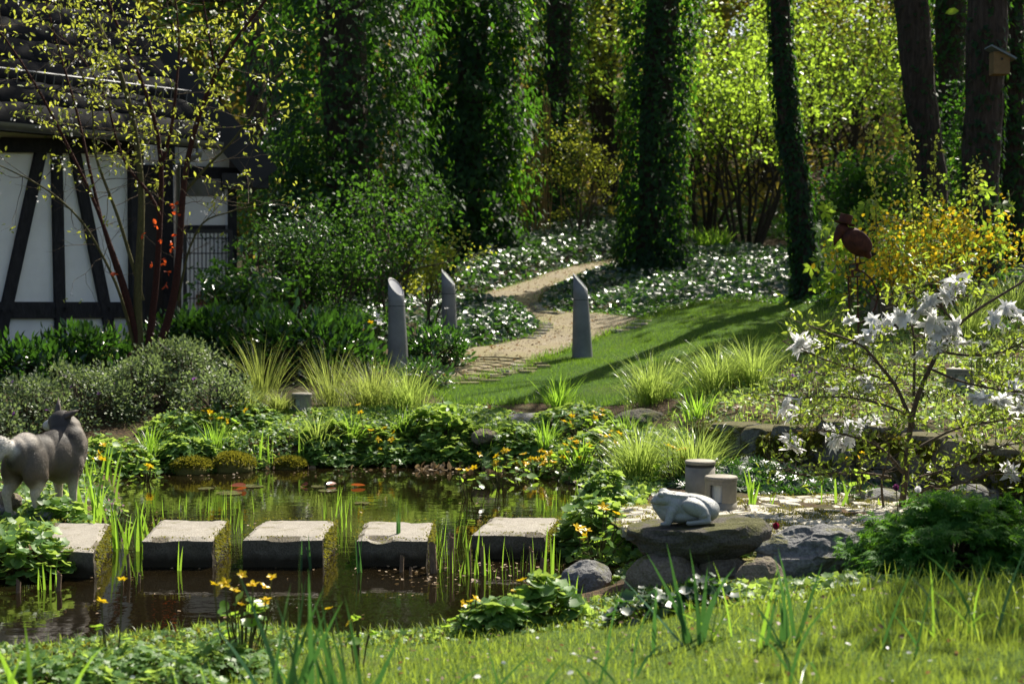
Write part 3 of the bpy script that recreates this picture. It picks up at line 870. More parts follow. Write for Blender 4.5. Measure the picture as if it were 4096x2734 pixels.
# verge board and the roof behind it
v0, v1 = pp(104, -8, .35), pp(266, 178, .35)
hpart('verge_board', bar(v0, v1, .42, .07, pn), M['board'])
b0, b1 = v0 - pn * .04, v1 - pn * .04
sh = np.array((0, 0, .12))
V = np.array([b0, b1, b1 - pn * 3.5, b0 - pn * 3.5]) + sh
V = np.concatenate([V, V - np.array((0, 0, .12))])
hpart('porch_roof', (V, [np.array([(0, 1, 2, 3), (7, 6, 5, 4), (0, 4, 5, 1), (1, 5, 6, 2), (2, 6, 7, 3), (3, 7, 4, 0)])]), M['rooftile'])
hpart('porch_lintel', bar(pp(222, 181, .2), pp(268, 181, .2), .2, .3, pn), M['board'])
# brick plinth piece that shows through the wire gate
for r_ in range(4):
    for c_ in range(5):
        p = pp(196 + c_ * 8 + (r_ % 2) * 4, 303 - r_ * 3.6, .03)
        hpart('brick', bar(p, p + np.cross(pn, (0, 0, 1)) * -.095, .042, .05, pn), M['brick'])
# wire mesh gate in front of the porch
GB = np.array(at(205, 300, 20.0))
gate = thing('wire_gate', 'black wire mesh gate in front of the white porch wall', 'gate', tuple(GB * (1, 1, 0) + np.array((0, 0, hz1(GB[0], GB[1])))))
gl = np.array(gate.location)
gp = lambda u, v: wplane(u, v, 0, GB, pn)
def gpart(nm, part): link(nm, mesh(nm, part[0] - gl, part[1], M['board']), gate)
ws = []
for u in np.arange(186, 231, 4.0): ws.append(tube([gp(u, 232), gp(u, 345)], .007, 4))
for v in np.arange(238, 345, 15): ws.append(tube([gp(186, v), gp(230, v)], .007, 4))
gpart('wire_mesh', merge(ws))
gpart('frame_post', bar(gp(185, 230), gp(185, 352), .05, .05, pn)); gpart('frame_post', bar(gp(231, 230), gp(231, 352), .05, .05, pn)); gpart('frame_rail', bar(gp(185, 231), gp(231, 231), .05, .045, pn))
# ------------------------------------------------------------------ bodies grown from blobs into one continuous surface
def blob(parts, voxel, smooth=6, fac=.5):
    """parts: ('s', centre, radii, rot_euler) ellipsoids and ('c', p0, p1, r0, r1) tapered limbs -> one closed mesh (V, faces)"""
    ps = []
    for p in parts:
        if p[0] == 's':
            V, f = ico(3)
            V = V * np.asarray(p[2], float)
            if len(p) > 3: V = V @ np.array(__import__('mathutils').Euler(p[3]).to_matrix()).T
            ps.append((V + np.asarray(p[1], float), [f]))
        else:
            a, b = np.asarray(p[1], float), np.asarray(p[2], float)
            t = np.linspace(0, 1, 7)
            pts = a + (b - a) * t[:, None]
            ps.append(tube(pts, p[3] + (p[4] - p[3]) * t, 12))
            for c_, r_ in ((a, p[3]), (b, p[4])):
                V, f = ico(2); ps.append((V * r_ + c_, [f]))
    V, f = merge(ps)
    me = mesh('tmp_blob', V, f, [])
    o = bpy.data.objects.new('tmp_blob', me); C.objects.link(o)
    md = o.modifiers.new('r', 'REMESH'); md.mode = 'VOXEL'; md.voxel_size = voxel; md.adaptivity = 0
    ms = o.modifiers.new('s', 'SMOOTH'); ms.factor = fac; ms.iterations = smooth
    dg = bpy.context.evaluated_depsgraph_get()
    e = o.evaluated_get(dg); em = e.to_mesh()
    n = len(em.vertices); V = np.empty(n * 3, np.float32); em.vertices.foreach_get('co', V)
    N = np.empty(n * 3, np.float32); em.vertices.foreach_get('normal', N)
    quads = np.array([p.vertices[:] for p in em.polygons if len(p.vertices) == 4]); tris = np.array([p.vertices[:] for p in em.polygons if len(p.vertices) == 3])
    e.to_mesh_clear()
    bpy.data.objects.remove(o); bpy.data.meshes.remove(me)
    fs = [q for q in (quads, tris) if len(q)]
    return V.reshape(-1, 3), N.reshape(-1, 3), fs
def colour_attr(me, cols):
    a = me.attributes.new('coat', 'FLOAT_COLOR', 'POINT')
    c = np.ones((len(cols), 4), np.float32); c[:, :3] = cols
    a.data.foreach_set('color', c.ravel())
def attr_mat(name, rough, spec, bscale=60, bmp=.3, fac=0.0):
    m, nt, out = nodes_of(name)
    a = nt.nodes.new('ShaderNodeAttribute'); a.attribute_name = 'coat'
    n = noise(nt, bscale, 4, .7, coord(nt))
    c = mixc(nt, .35, a.outputs[0], mixc(nt, ramp(nt, n, [(.35, (0, 0, 0)), (.65, (1, 1, 1))]), (.05, .045, .04), a.outputs[0]))
    nt.links.new(bsdf(nt, c, rough, 0, spec, bump(nt, n, bmp, .01)).outputs[0], out.inputs[0])
    return m
M['coat'] = attr_mat('dog_coat', .6, .3)
m, nt, out = nodes_of('dog_fur')
at_ = nt.nodes.new('ShaderNodeAttribute'); at_.attribute_name = 'coat'
p = bsdf(nt, at_.outputs[0], .45, 0, .5); tr = nt.nodes.new('ShaderNodeBsdfTranslucent'); nt.links.new(at_.outputs[0], tr.inputs[0])
mx = nt.nodes.new('ShaderNodeMixShader'); mx.inputs[0].default_value = .2
nt.links.new(p.outputs[0], mx.inputs[1]); nt.links.new(tr.outputs[0], mx.inputs[2]); nt.links.new(mx.outputs[0], out.inputs[0])
M['fur'] = m

# ------------------------------------------------------------------ dog on the left bank: local x ahead, y its left, z up
def lerp(a, b, t): return a + (b - a) * t
DG = on(25, 519, 9.2)
dog_yaw = R(58)
dog = thing('dog', 'grey wolf-like dog with cream legs standing on the pond bank, head turned away', 'dog', (DG.x, DG.y, hz1(DG.x, DG.y) - .005), dog_yaw)
dog.scale = (.84, .95, 1.0)
parts = [
    ('s', (.30, 0, .400), (.20, .140, .165)), ('s', (.43, 0, .41), (.14, .135, .165)), ('s', (.14, 0, .395), (.18, .125, .150)), ('s', (.02, 0, .425), (.14, .125, .140)),
    ('s', (-.06, 0, .42), (.09, .105, .12)), ('s', (.36, 0, .31), (.15, .11, .11)),
    # thick neck rising over the shoulders, head turned to its left
    ('c', (.43, -.01, .45), (.435, .02, .545), .140, .115), ('s', (.42, -.01, .48), (.135, .128, .122)),
    ('s', (.43, .06, .610), (.090, .090, .072)), ('s', (.44, .115, .602), (.068, .074, .058)), ('c', (.445, .13, .592), (.455, .245, .566), .052, .034), ('s', (.455, .252, .570), (.023, .02, .021)),
    ('s', (.43, .04, .565), (.108, .108, .095)),
    # tail carried back and curled to its left
    ('c', (-.12, 0, .47), (-.20, .02, .49), .05, .062), ('c', (-.20, .02, .49), (-.25, .06, .44), .065, .072), ('c', (-.25, .06, .44), (-.25, .09, .33), .072, .035),
]
for sy, dx in ((1, -.04), (-1, .06)):
    y = .085 * sy
    parts += [('s', (.0 + dx * .4, y, .345), (.11, .066, .145), (0, R(18), 0)), ('c', (.03 + dx * .6, y, .29), (-.05 + dx, y * 1.05, .175), .066, .037), ('c', (-.05 + dx, y * 1.05, .175), (-.025 + dx, y * 1.05, .05), .033, .027),
              ('s', (.0 + dx, y * 1.05, .03), (.05, .034, .03))]
for sy, dx in ((1, .02), (-1, -.02)):
    y = .092 * sy
    parts += [('s', (.40, y * .95, .36), (.08, .055, .13), (0, R(-14), 0)), ('c', (.39 + dx * .5, y, .28), (.40 + dx, y, .17), .05, .034), ('c', (.40 + dx, y, .17), (.405 + dx, y, .05), .032, .027), ('s', (.42 + dx, y, .03), (.048, .035, .03))]
V, N, fs = blob(parts, .011, 5)
def dog_colour(V, N):
    x, y, z = V.T
    back = np.array((.115, .097, .078)); dark = np.array((.018, .016, .015)); cream = np.array((.55, .47, .37)); white = np.array((.66, .64, .60)); brown = np.array((.13, .09, .055))
    w = .03 * wobble(x * 18, z * 18 + y * 9, 1.0, 4)
    c = np.tile(back, (len(V), 1))
    t = smooth01((.38 + w - z) / .12)[:, None]; c = lerp(c, brown, t * .7)
    t = smooth01((.27 + w - z) / .10)[:, None]; c = lerp(c, cream, t)
    saddle = smooth01((z + w - .47) / .05) * smooth01((x + .02) / .1) * (1 - smooth01((x - .47) / .1)); c = lerp(c, dark, saddle[:, None] * .8)
    collar = np.exp(-((x - .46 + w) / .035) ** 2) * smooth01((z - .3) / .05); c = lerp(c, np.array((.30, .26, .22)), collar[:, None] * .7)
    hip = np.exp(-((x - .10 + w) / .05) ** 2) * (1 - smooth01((z - .50) / .04)) * smooth01((z - .3) / .08); c = lerp(c, dark, hip[:, None] * .5)
    rump = smooth01((.08 - x) / .10) * smooth01((z - .46) / .05); c = lerp(c, np.array((.50, .45, .39)), rump[:, None] * .85)
    tip = (1 - smooth01((x + .17 + w) / .05)) * smooth01((z - .37 + w) / .05); c = lerp(c, white, tip[:, None])
    tipd = (1 - smooth01((x + .16) / .05)) * (1 - smooth01((z - .36) / .05)); c = lerp(c, dark * .5, tipd[:, None])
    mask = smooth01((x - .36) / .04) * smooth01((z - .605) / .03); c = lerp(c, dark * 1.6, mask[:, None] * .6)
    face = smooth01((y - .12) / .03) * smooth01((x - .38) / .04) * smooth01((z - .49) / .03); c = lerp(c, white, face[:, None] * .85)
    nose = smooth01((y - .252) / .012) * smooth01((x - .40) / .03); c = lerp(c, np.array((.01, .01, .01)), nose[:, None])
    return c
me = mesh('body', V, fs, M['coat'], True); colour_attr(me, dog_colour(V, N))
link('body', me, dog)
def ear(base, tip, wdir, w):
    b, t_, wd_ = (np.array(a, float) for a in (base, tip, wdir)); wd_ = unit(wd_); n_ = unit(np.cross(t_ - b, wd_))
    V = [b - wd_ * w, b + wd_ * w, b + n_ * w * .7, lerp(b, t_, .5) - wd_ * w * .85 + n_ * .004, lerp(b, t_, .5) + wd_ * w * .85, lerp(b, t_, .5) + n_ * w * .4, t_, b - n_ * w * .35, lerp(b, t_, .5) - n_ * w * .3]
    f = np.array([(0, 3, 8), (0, 8, 7), (7, 8, 4), (7, 4, 1), (0, 2, 5), (0, 5, 3), (2, 1, 4), (2, 4, 5), (3, 6, 8), (8, 6, 4), (3, 5, 6), (5, 4, 6)])
    return np.array(V), [f]
for (b_, t_, wdv, w_) in (((.455, .115, .645), (.475, .14, .765), (.55, .85, 0), .056), ((.42, -.005, .642), (.43, -.115, .69), (.9, .3, .3), .054)):
    V, f = ear(b_, t_, wdv, w_)
    em = mesh('ear', V, f, M['coat'], True); colour_attr(em, np.tile((.075, .058, .048), (len(V), 1)))
    link('ear', em, dog)
def fur(V, N, n, fs, length):
    q = np.concatenate([f[:, :3] for f in fs])
    i = rng.integers(0, len(q), n); b = rng.dirichlet((1, 1, 1), n)
    P = (V[q[i]] * b[:, :, None]).sum(1); nn = unit((N[q[i]] * b[:, :, None]).sum(1))
    flow = np.tile((-1.0, 0, -.25), (n, 1)); flow[P[:, 2] < .27] = (-.1, 0, -1)
    hd = (P[:, 2] > .55) & (P[:, 0] > .33); flow[hd] = (-.2, -.3, -1)
    D = unit(flow - nn * (flow * nn).sum(1)[:, None]) + nn * rng.uniform(.12, .4, (n, 1)) + rng.normal(size=(n, 3)) * .09
    tail = (P[:, 0] < -.14)
    L = length * rng.uniform(.5, 1.1, n) * np.where(P[:, 2] < .25, .45, 1) * np.where(hd, .5, 1) * np.where(tail, 1.9, 1)
    return P, leaves(P - nn * .002, D, np.cross(D, rng.normal(size=(n, 3))), L, (np.array([(-.045, 0, 0), (.045, 0, 0), (0, 1, 0)]), np.array([(0, 1, 2)])), 1.0)
Vb, Nb = V, N
Vd, Nd, fd = me.vertices, None, None
nv = len(me.vertices); Vb = np.empty(nv * 3, np.float32); me.vertices.foreach_get('co', Vb); Vb = Vb.reshape(-1, 3)
P, (Vf, Ff) = fur(Vb, N, 60000, fs, .018)
fm = mesh('fur', Vf, Ff, M['fur']); cc = dog_colour(P, None) * rng.uniform(.82, 1.18, (len(P), 1))
colour_attr(fm, np.repeat(cc, 3, axis=0)); link('fur', fm, dog)

# ------------------------------------------------------------------ frog on its stone
M['frogstone'] = stone_mat('pale_polished_stone', [(.20, .21, .21), (.28, .29, .285), (.36, .37, .36)], (.12, .12, .07), .72, 16, .25, .42)
M['slabrock'] = stone_mat('dark_mossy_slab', [(.035, .03, .025), (.085, .075, .06), (.15, .135, .11)], (.10, .10, .02), .66, 6, 1.0, .9, 6.0)
M['boulder'] = stone_mat('grey_boulder', [(.07, .07, .072), (.13, .13, .13), (.21, .21, .205)], (.11, .11, .02), .68, 5, .6, .8, 5.0)
M['boulder_brown'] = stone_mat('brown_boulder', [(.09, .07, .05), (.16, .125, .09), (.24, .20, .15)], (.12, .12, .02), .68, 5, .7, .85, 5.0)
def ptop(u, v, Y): return np.array(at(u, v, Y))
SY = 7.5
def rock_thing(label, u0, v0, u1, v1, Y, seed, mat, depth=.6, sink=.25, rough=.26, rz=0.0, name='boulder', sub=4, facet=0.0, base=None):
    """a boulder whose outline fills the pixel box u0..u1, v0..v1 at distance Y"""
    a, b = ptop(u0, v1, Y), ptop(u1, v0, Y)
    w, h = b[0] - a[0], b[2] - a[2]
    x, zt = (a[0] + b[0]) / 2, b[2]
    zg = a[2] if base is None else base
    h = zt - zg
    V, f = rock((w / 2, w / 2 * depth * 1.0, h / 2 * (1 + sink)), seed, sub, rough, None, facet)
    V[:, 0] *= (w / 2) / max(abs(V[:, 0]).max(), 1e-6); V[:, 2] -= V[:, 2].min(); V[:, 2] *= h * (1 + sink) / V[:, 2].max(); V[:, 2] -= h * sink
    q_ = Vector((seed, 2.0, 1.0)); V += np.array([mnoise.noise_vector(Vector(p_) * 14 + q_) for p_ in V]) * .012 + np.array([mnoise.noise_vector(Vector(p_) * 40 + q_) for p_ in V]) * .004
    o = link(name, mesh(name, V, f, M[mat], False), None, (x, Y, zg), (0, 0, rz))
    return tag(o, label, 'rock')
# slab: a rough wedge, thick at the middle, running to points left and right
a = ptop(626, 520, SY); b = ptop(773, 520, SY); W = b[0] - a[0]
V, f = rock((1, 1, 1), 4.4, 5, .10)
sx = V[:, 0]
topz = .42 + .13 * sx                                   # rises to the right
V[:, 2] = np.where(V[:, 2] > 0, np.minimum(V[:, 2] * 1.6, .50) + .18 * sx, V[:, 2] * (1.15 - .25 * sx))
for i in range(len(V)):
    q = Vector(V[i]); V[i, 2] += mnoise.noise(q * 3 + Vector((1, 5, 2))) * .10; V[i, 1] += mnoise.noise(q * 2.5) * .12
    layer = math.floor(V[i, 2] * 7) / 7; V[i, :2] *= 1 + .05 * mnoise.noise(Vector((layer * 9, math.atan2(V[i, 1], V[i, 0]) * 1.2, 3)))
V *= (W / 2 / abs(V[:, 0]).max(), .24, .120)
slab_top = ptop(680, 520, SY)[2]
slab_z = slab_top - .120 * .60
sl = tag(link('stone_slab', mesh('stone_slab', V, f, M['slabrock'], False), None, ((a[0] + b[0]) / 2, SY, slab_z)), 'dark rough stone slab carrying the frog figure above the pond', 'rock')
rock_thing('pale brown rounded rock propping the left end of the frog slab', 622, 550, 708, 612, 7.4, 1.3, 'boulder_brown', .8, .1, .14)
rock_thing('dark stone block wedged under the middle of the frog slab', 650, 535, 712, 580, 7.6, 7.9, 'slabrock', .6, .1, .22)
rock_thing('smooth brown stone lying under the right end of the slab', 698, 552, 752, 598, 7.4, 5.2, 'boulder_brown', .7, .15, .12)
rock_thing('small dark brown stone tucked beneath the slab tip', 706, 549, 738, 566, 7.6, 9.2, 'slabrock', .8, .2, .18)
rock_thing('big dark boulder with moss patches in front of the terrace', 752, 526, 874, 584, 7.35, 2.2, 'boulder', .55, .12, .20, 0, 'boulder', 5, .12)
rock_thing('brown stone leaning against the big dark boulder', 734, 556, 790, 596, 7.2, 6.1, 'boulder_brown', .7, .2, .18)
rock_thing('flat mossy dark stone low under the big boulder', 770, 580, 880, 607, 7.0, 3.7, 'slabrock', .5, .2, .15)
rock_thing('blue grey stone at the lawn edge below the frog', 668, 585, 730, 607, 7.15, 8.8, 'boulder', .6, .2, .18)
rock_thing('wet dark stone half sunk at the edge of the pond', 561, 560, 612, 589, 7.9, 5.9, 'boulder', .8, .35, .14)
rock_thing('smooth grey boulder with mossy shoulder behind the terrace', 849, 488, 912, 508, 9.9, 4.1, 'boulder', .6, .3, .10)
rock_thing('grey boulder behind the green maple dome', 945, 483, 1000, 503, 9.6, 1.9, 'boulder', .6, .3, .12)
rock_thing('mossy topped square boulder beside the rusty bird stand', 868, 291, 904, 316, 17.0, 9.6, 'boulder_brown', .8, .5, .10)
rock_thing('pale round stone behind the dog, upper of three', -14, 490, 22, 506, 9.75, 2.9, 'boulder_brown', .8, .3, .1)
rock_thing('pale flat stone beneath the round one behind the dog', -18, 503, 12, 516, 9.65, 6.4, 'boulder', .8, .3, .1)
rock_thing('dark stone beside the hind paws of the dog', 36, 507, 60, 522, 9.5, 7.4, 'boulder', .8, .3, .12)
rock_thing('flat grey slab among the plants at the lawn edge', 497, 412, 572, 424, 14.2, 3.3, 'boulder', .5, .3, .12)
rock_thing('small brown stone in the bank below the grey slab', 470, 428, 500, 441, 13.7, 8.1, 'boulder_brown', .8, .3, .15)
rock_thing('mossy stone at the end of the bank by the tussock', 610, 408, 668, 424, 13.4, 2.7, 'slabrock', .6, .3, .15)

# frog: faces to the left, local -x ahead
FRL = (720 - 650) * px(SY)
fz = ptop(690, 518, SY - .02)[2] - .018
fr = thing('stone_frog', 'pale grey stone frog figure sitting on the dark slab', 'frog figure', (ptop(685, 518, SY - .02)[0], SY - .02, fz))
k = FRL
fp = [('s', (.12 * k, 0, .22 * k), (.39 * k, .25 * k, .19 * k), (0, R(8), 0)), ('s', (.33 * k, 0, .16 * k), (.17 * k, .23 * k, .16 * k)), ('s', (-.12 * k, 0, .24 * k), (.24 * k, .23 * k, .20 * k)),
      ('s', (0, 0, .10 * k), (.36 * k, .23 * k, .11 * k)), ('s', (-.20 * k, 0, .16 * k), (.15 * k, .20 * k, .17 * k)),
      # flat wide wedge of a head running into the snout
      ('s', (-.24 * k, 0, .335 * k), (.20 * k, .215 * k, .115 * k), (0, R(10), 0)), ('s', (-.36 * k, 0, .315 * k), (.11 * k, .15 * k, .075 * k), (0, R(12), 0)), ('c', (-.38 * k, 0, .31 * k), (-.475 * k, 0, .295 * k), .075 * k, .022 * k),
      ('c', (-.36 * k, 0, .25 * k), (-.24 * k, 0, .14 * k), .10 * k, .14 * k)]
for s_ in (-1, 1):
    fp += [('s', (-.29 * k, s_ * .135 * k, .425 * k), (.075 * k, .060 * k, .060 * k)), ('c', (-.25 * k, s_ * .14 * k, .42 * k), (.05 * k, s_ * .15 * k, .385 * k), .035 * k, .02 * k),
           ('s', (.16 * k, s_ * .25 * k, .23 * k), (.20 * k, .075 * k, .105 * k), (0, R(26), 0)), ('s', (.28 * k, s_ * .245 * k, .13 * k), (.10 * k, .07 * k, .075 * k), (0, R(26), 0)),
           ('c', (.34 * k, s_ * .26 * k, .045 * k), (.06 * k, s_ * .29 * k, .03 * k), .045 * k, .04 * k),
           ('c', (-.17 * k, s_ * .20 * k, .19 * k), (-.23 * k, s_ * .225 * k, .04 * k), .07 * k, .055 * k), ('s', (-.275 * k, s_ * .23 * k, .02 * k), (.075 * k, .05 * k, .03 * k))]
V, N, fs2 = blob(fp, k * .015, 2, .5)
# carve the mouth line and the crease round the thigh
for i_ in range(len(V)):
    x_, y_, z_ = V[i_] / k
    d_ = ((x_ - .16) * .90 + (z_ - .23) * -.44) / .215, ((x_ - .16) * .44 + (z_ - .23) * .90) / .125
    r_ = math.hypot(*d_)
    if abs(y_) > .12 and abs(r_ - 1.0) < .16: V[i_, 1] -= math.copysign(1, y_) * k * .022 * (1 - abs(r_ - 1.0) / .16)
    zm = .285 - .12 * max(0, abs(y_)) + .05 * (x_ + .47)
    if x_ < -.22 and abs(z_ - zm) < .016: V[i_] += N[i_] * -k * .012
link('body', mesh('body', V, fs2, M['frogstone'], True), fr)
fr.rotation_euler = (0, R(-3), R(-8))
for s_ in (-1, 1):
    link('eye', mesh('eye', ico(2)[0] * k * .04, [ico(2)[1]], M['frogstone'], True), fr, (-.315 * k, s_ * .175 * k, .435 * k))

# ------------------------------------------------------------------ lamps
M['lamp'] = plain('grey_lamp_metal', (.17, .172, .178), .6, .2, .4, .32, 4, .08)
M['lamp_tan'] = plain('weathered_lamp_metal', (.22, .20, .165), .6, .2, .4, .3, 7, .08)
M['lamp_glass'] = plain('frosted_lamp_glass', (.42, .44, .46), .12, 0, .6, .06, 4)
M['lamp_dark'] = plain('lamp_seam', (.03, .03, .03), .7, 0, .3, .1)
def pillar_lamp(label, u, vb, ut, vt, wb, wt, Y, az):
    """tapering column light cut off at a slant, glass set in the cut"""
    k = px(Y)
    base = np.array(at(u, vb, Y)); H = (vb - vt) * k; rb, rt = wb * k / 2, wt * k / 2
    gz_ = hz1(base[0], Y); lift = base[2] - gz_
    root = thing('pillar_lamp', label, 'garden lamp', (base[0], Y, gz_ - .02), 0, 'slant topped pillar lamps'); H += lift + .02
    n = 28; th = np.arange(n) / n * 2 * math.pi
    cut = 1.15                                            # slope of the cut
    lean = (ut - u) * k
    rows = []
    def ring(z, slant=False, rr=None):
        t = z / H; r = rb + (rt - rb) * min(1, t / .82)
        if rr: r = rr * r
        zz = np.full(n, z) if not slant else z + cut * r * np.cos(th - az)
        return np.column_stack([r * np.cos(th) + lean * t, r * np.sin(th), zz])
    zc = H - cut * rt
    seam = H - cut * rt * 2 - .12
    def skin(rs):
        V = np.concatenate(rs); return V, [np.array([(i * n + j, i * n + (j + 1) % n, (i + 1) * n + (j + 1) % n, (i + 1) * n + j) for i in range(len(rs) - 1) for j in range(n)])]
    V, f = skin([ring(z) for z in np.linspace(0, seam, 9)] )
    link('column', mesh('column', V, f, M['lamp'], True), root)
    link('seam', mesh('seam', *skin([ring(seam, False, .985), ring(seam + .008, False, .985)]), M['lamp_dark'], True), root)
    V, f = skin([ring(seam + .008), ring(seam + .05), ring(zc, True), ring(zc, True, .84), ring(zc - .012, True, .82)])
    hd = link('head', mesh('head', V, f, M['lamp'], True), root)
    g = ring(zc - .008, True, .84); V = np.concatenate([g, g.mean(0)[None]])
    link('glass', mesh('glass', V, [np.array([(j, (j + 1) % n, n) for j in range(n)])], M['lamp_glass']), hd)
pillar_lamp('tall grey pillar lamp with its slanted glass facing us, by the laurel', 398.5, 366, 396, 277, 22, 16, 17.0, R(140))
pillar_lamp('grey pillar lamp half hidden behind the ivy mound', 450, 324, 448, 269, 16, 13.5, 19.6, R(165))
pillar_lamp('grey pillar lamp standing alone at the lawn edge', 582.5, 359, 580, 273, 21, 14.5, 18.0, R(165))
def bollard(label, u, vb, vt, w, Y, mat, az, hood=True):
    k = px(Y); base = np.array(at(u, vb, Y)); gz_ = hz1(base[0], Y)
    H = (vb - vt) * k + base[2] - gz_; r = w * k / 2
    root = thing('bollard_light', label, 'garden lamp', (base[0], Y, gz_ - .01), az, 'short round bollard lights')
    link('cap', mesh('cap', *lathe([(0, H - .022), (r * 1.03, H - .022), (r * 1.03, H - .006), (r * .98, H), (r * .5, H + .006), (0, H + .008)], 32), mat, False), root)
    seg = [(r, 0), (r, H * .2), (r, H * .2)]
    lo = lathe([(r * .98, 0), (r, .004), (r, H * (.30 if hood else .85)), (r * .93, H * (.30 if hood else .85) + .001), (0, H * (.30 if hood else .85) + .002)], 32)
    link('base', mesh('base', *lo, mat, True), root)
    if hood:
        z0, z1 = H * .30, H - .05
        link('collar', mesh('collar', *lathe([(r * .9, z1), (r, z1), (r, H - .024), (r * .9, H - .024)], 32), mat, False), root)
        ps = []
        for a in np.arange(0, 6.2, math.pi * 2 / 3):
            n_ = 9; aa = np.linspace(a - .95, a + .30, n_)
            for rr in (r, r * .9): ps.append((np.concatenate([np.column_stack([rr * np.cos(aa), rr * np.sin(aa), np.full(n_, z)]) for z in (z0, z1)]), [np.array([(i, i + 1, n_ + i + 1, n_ + i) for i in range(n_ - 1)])]))
            for ae in (aa[0], aa[-1]):
                c_, s_ = math.cos(ae), math.sin(ae)
                ps.append((np.array([(r * c_, r * s_, z0), (r * .9 * c_, r * .9 * s_, z0), (r * .9 * c_, r * .9 * s_, z1), (r * c_, r * s_, z1)]), [np.array([(0, 1, 2, 3)])]))
        for q_ in range(3):
            V, f = merge(ps[q_ * 4:q_ * 4 + 4])
            link('shell', mesh('shell', V, f, mat, False), root)
        link('glass', mesh('glass', *lathe([(r * .72, z0 - .01), (r * .72, z1 + .01)], 24), M['lamp_glass'], True), root)
    else:
        link('collar', mesh('collar', *lathe([(r * .96, H * .85), (r * .96, H - .024)], 32), M['lamp_dark'], True), root)
bollard('round bollard light with an open lamp window right behind the frog', 721, 509, 473.5, 32, 9.45, M['lamp_tan'], R(200))
bollard('closed round bollard light behind the windowed one', 700, 500, 458, 30, 9.9, M['lamp_tan'], 0, False)
bollard('small bollard light among tan grasses on the far bank', 302, 413, 391.5, 20, 14.6, M['lamp_tan'], R(200))
bollard('bollard light among white flowers behind the magnolia', 960, 393, 366.5, 27, 12.3, M['lamp_tan'], R(215))

# ------------------------------------------------------------------ rusty bird on its rocking stand
m, nt, out = nodes_of('rust'); co = coord(nt); n = noise(nt, 18, 6, .7, co)
nt.links.new(bsdf(nt, ramp(nt, n, [(.3, (.030, .010, .008)), (.55, (.075, .022, .014)), (.75, (.14, .045, .024))]), .8, .2, .4, bump(nt, n, .3, .01)).outputs[0], out.inputs[0])
M['rust'] = m
BY = 13.6; bk = px(BY)
bpix = lambda u, v, y=0.0: np.array(at(u, v, BY + y))
bb = bpix(854, 372); bgz = hz1(bb[0], BY)
bird = thing('rusty_bird', 'rusty metal bird in a top hat on a rocking garden stand', 'garden ornament', (bb[0], BY, bgz))
BO = np.array((bb[0], BY, bgz))
rel = lambda u, v, y=0.0: bpix(u, v, y) - BO
def rpart(nm, part, sm=False, par=None): return link(nm, mesh(nm, part[0], part[1], M['rust'], sm), par or bird)
bc = rel(856, 242)
V, N, fq = blob([('s', bc, (17 * bk, 11 * bk, 11.5 * bk), (0, R(42), 0)), ('c', rel(862, 248), rel(869, 256), 7.5 * bk, 3 * bk), ('s', rel(852, 237), (11 * bk, 10.5 * bk, 10 * bk))], .008, 5)
rpart('body', (V, fq), True)
for s_ in (-1, 1):
    V, f = ico(3); V = V * (14 * bk, 2.2 * bk, 8 * bk); V = V @ np.array(__import__('mathutils').Euler((0, R(46), 0)).to_matrix()).T
    rpart('wing', (V + rel(859, 241) + np.array((0, s_ * 9.6 * bk, 0)), [f]), True)
    V, f = ico(2); rpart('eye', (V * .9 * bk + rel(838, 228) + np.array((0, s_ * 5.2 * bk, 0)), [f]), True)
hd = rpart('head', (ico(3)[0] * (7 * bk, 6.3 * bk, 6.8 * bk) + rel(842.5, 229.5), [ico(3)[1]]), True)
rpart('neck', tube([rel(844, 231), rel(849, 234)], [5 * bk, 6.5 * bk], 10), True)
rpart('beak', tube([rel(841, 231), rel(838, 235), rel(835.5, 240), rel(834, 246)], [5.6 * bk, 4.6 * bk, 2.6 * bk, .3 * bk], 10), True)
hm = Matrix.Rotation(R(14), 3, 'Y')
hat = rpart('hat', (lambda q: (q[0] @ np.array(hm).T + rel(844.5, 223.5), q[1]))(lathe([(0, 0), (10.5 * bk, 0), (10.8 * bk, 1.0 * bk), (6.3 * bk, 1.1 * bk), (6.5 * bk, 9.0 * bk), (6.3 * bk, 9.3 * bk), (5.6 * bk, 9.3 * bk), (5.6 * bk, 8.2 * bk), (0, 8.2 * bk)], 24)), False)
for u in (855.5, 859.5): rpart('leg', tube([rel(u, 251), rel(u + .3, 263)], .006, 6))
rpart('perch', bar(rel(850.5, 264), rel(864.5, 262.3), .03, .012, (0, 0, 1)))
rpart('upright', bar(rel(857.2, 262.5), rel(857, 271), .02, .02, (0, 1, 0)))
arc = [rel(851, 270.5), rel(857.5, 269.5), rel(864, 272), rel(871, 278.5), rel(876, 288), rel(877.5, 298), rel(875, 308), rel(869, 317), rel(862, 322), rel(858, 322.5)]
rpart('counter_arc', tube(arc, .009, 6))
rpart('pivot', bar(rel(852, 270.5), rel(853, 276), .022, .022, (0, 1, 0)))
rpart('cross_plate', bar(rel(846.5, 276.4), rel(860, 276.4), .03, .012, (0, 0, 1)))
rpart('rod', tube([rel(848.5, 276), rel(849.5, 335)], .007, 6)); rpart('rod', tube([rel(857.5, 276), rel(858.2, 335)], .007, 6))
rpart('cross_bar', tube([rel(849.5, 334.6), rel(853, 336.5), rel(858.2, 334.6)], .007, 6))
rpart('spike', tube([rel(854, 336), np.array((0, 0, -.1))], [.008, .006], 6))
gb = rel(850.5, 319.5, -.05)
m, nt, out = nodes_of('clear_glass_ball'); p = bsdf(nt, (.9, .93, .95), .02, 0, .5, None, 1.45); p.inputs['Transmission Weight'].default_value = .85; nt.links.new(p.outputs[0], out.inputs[0])
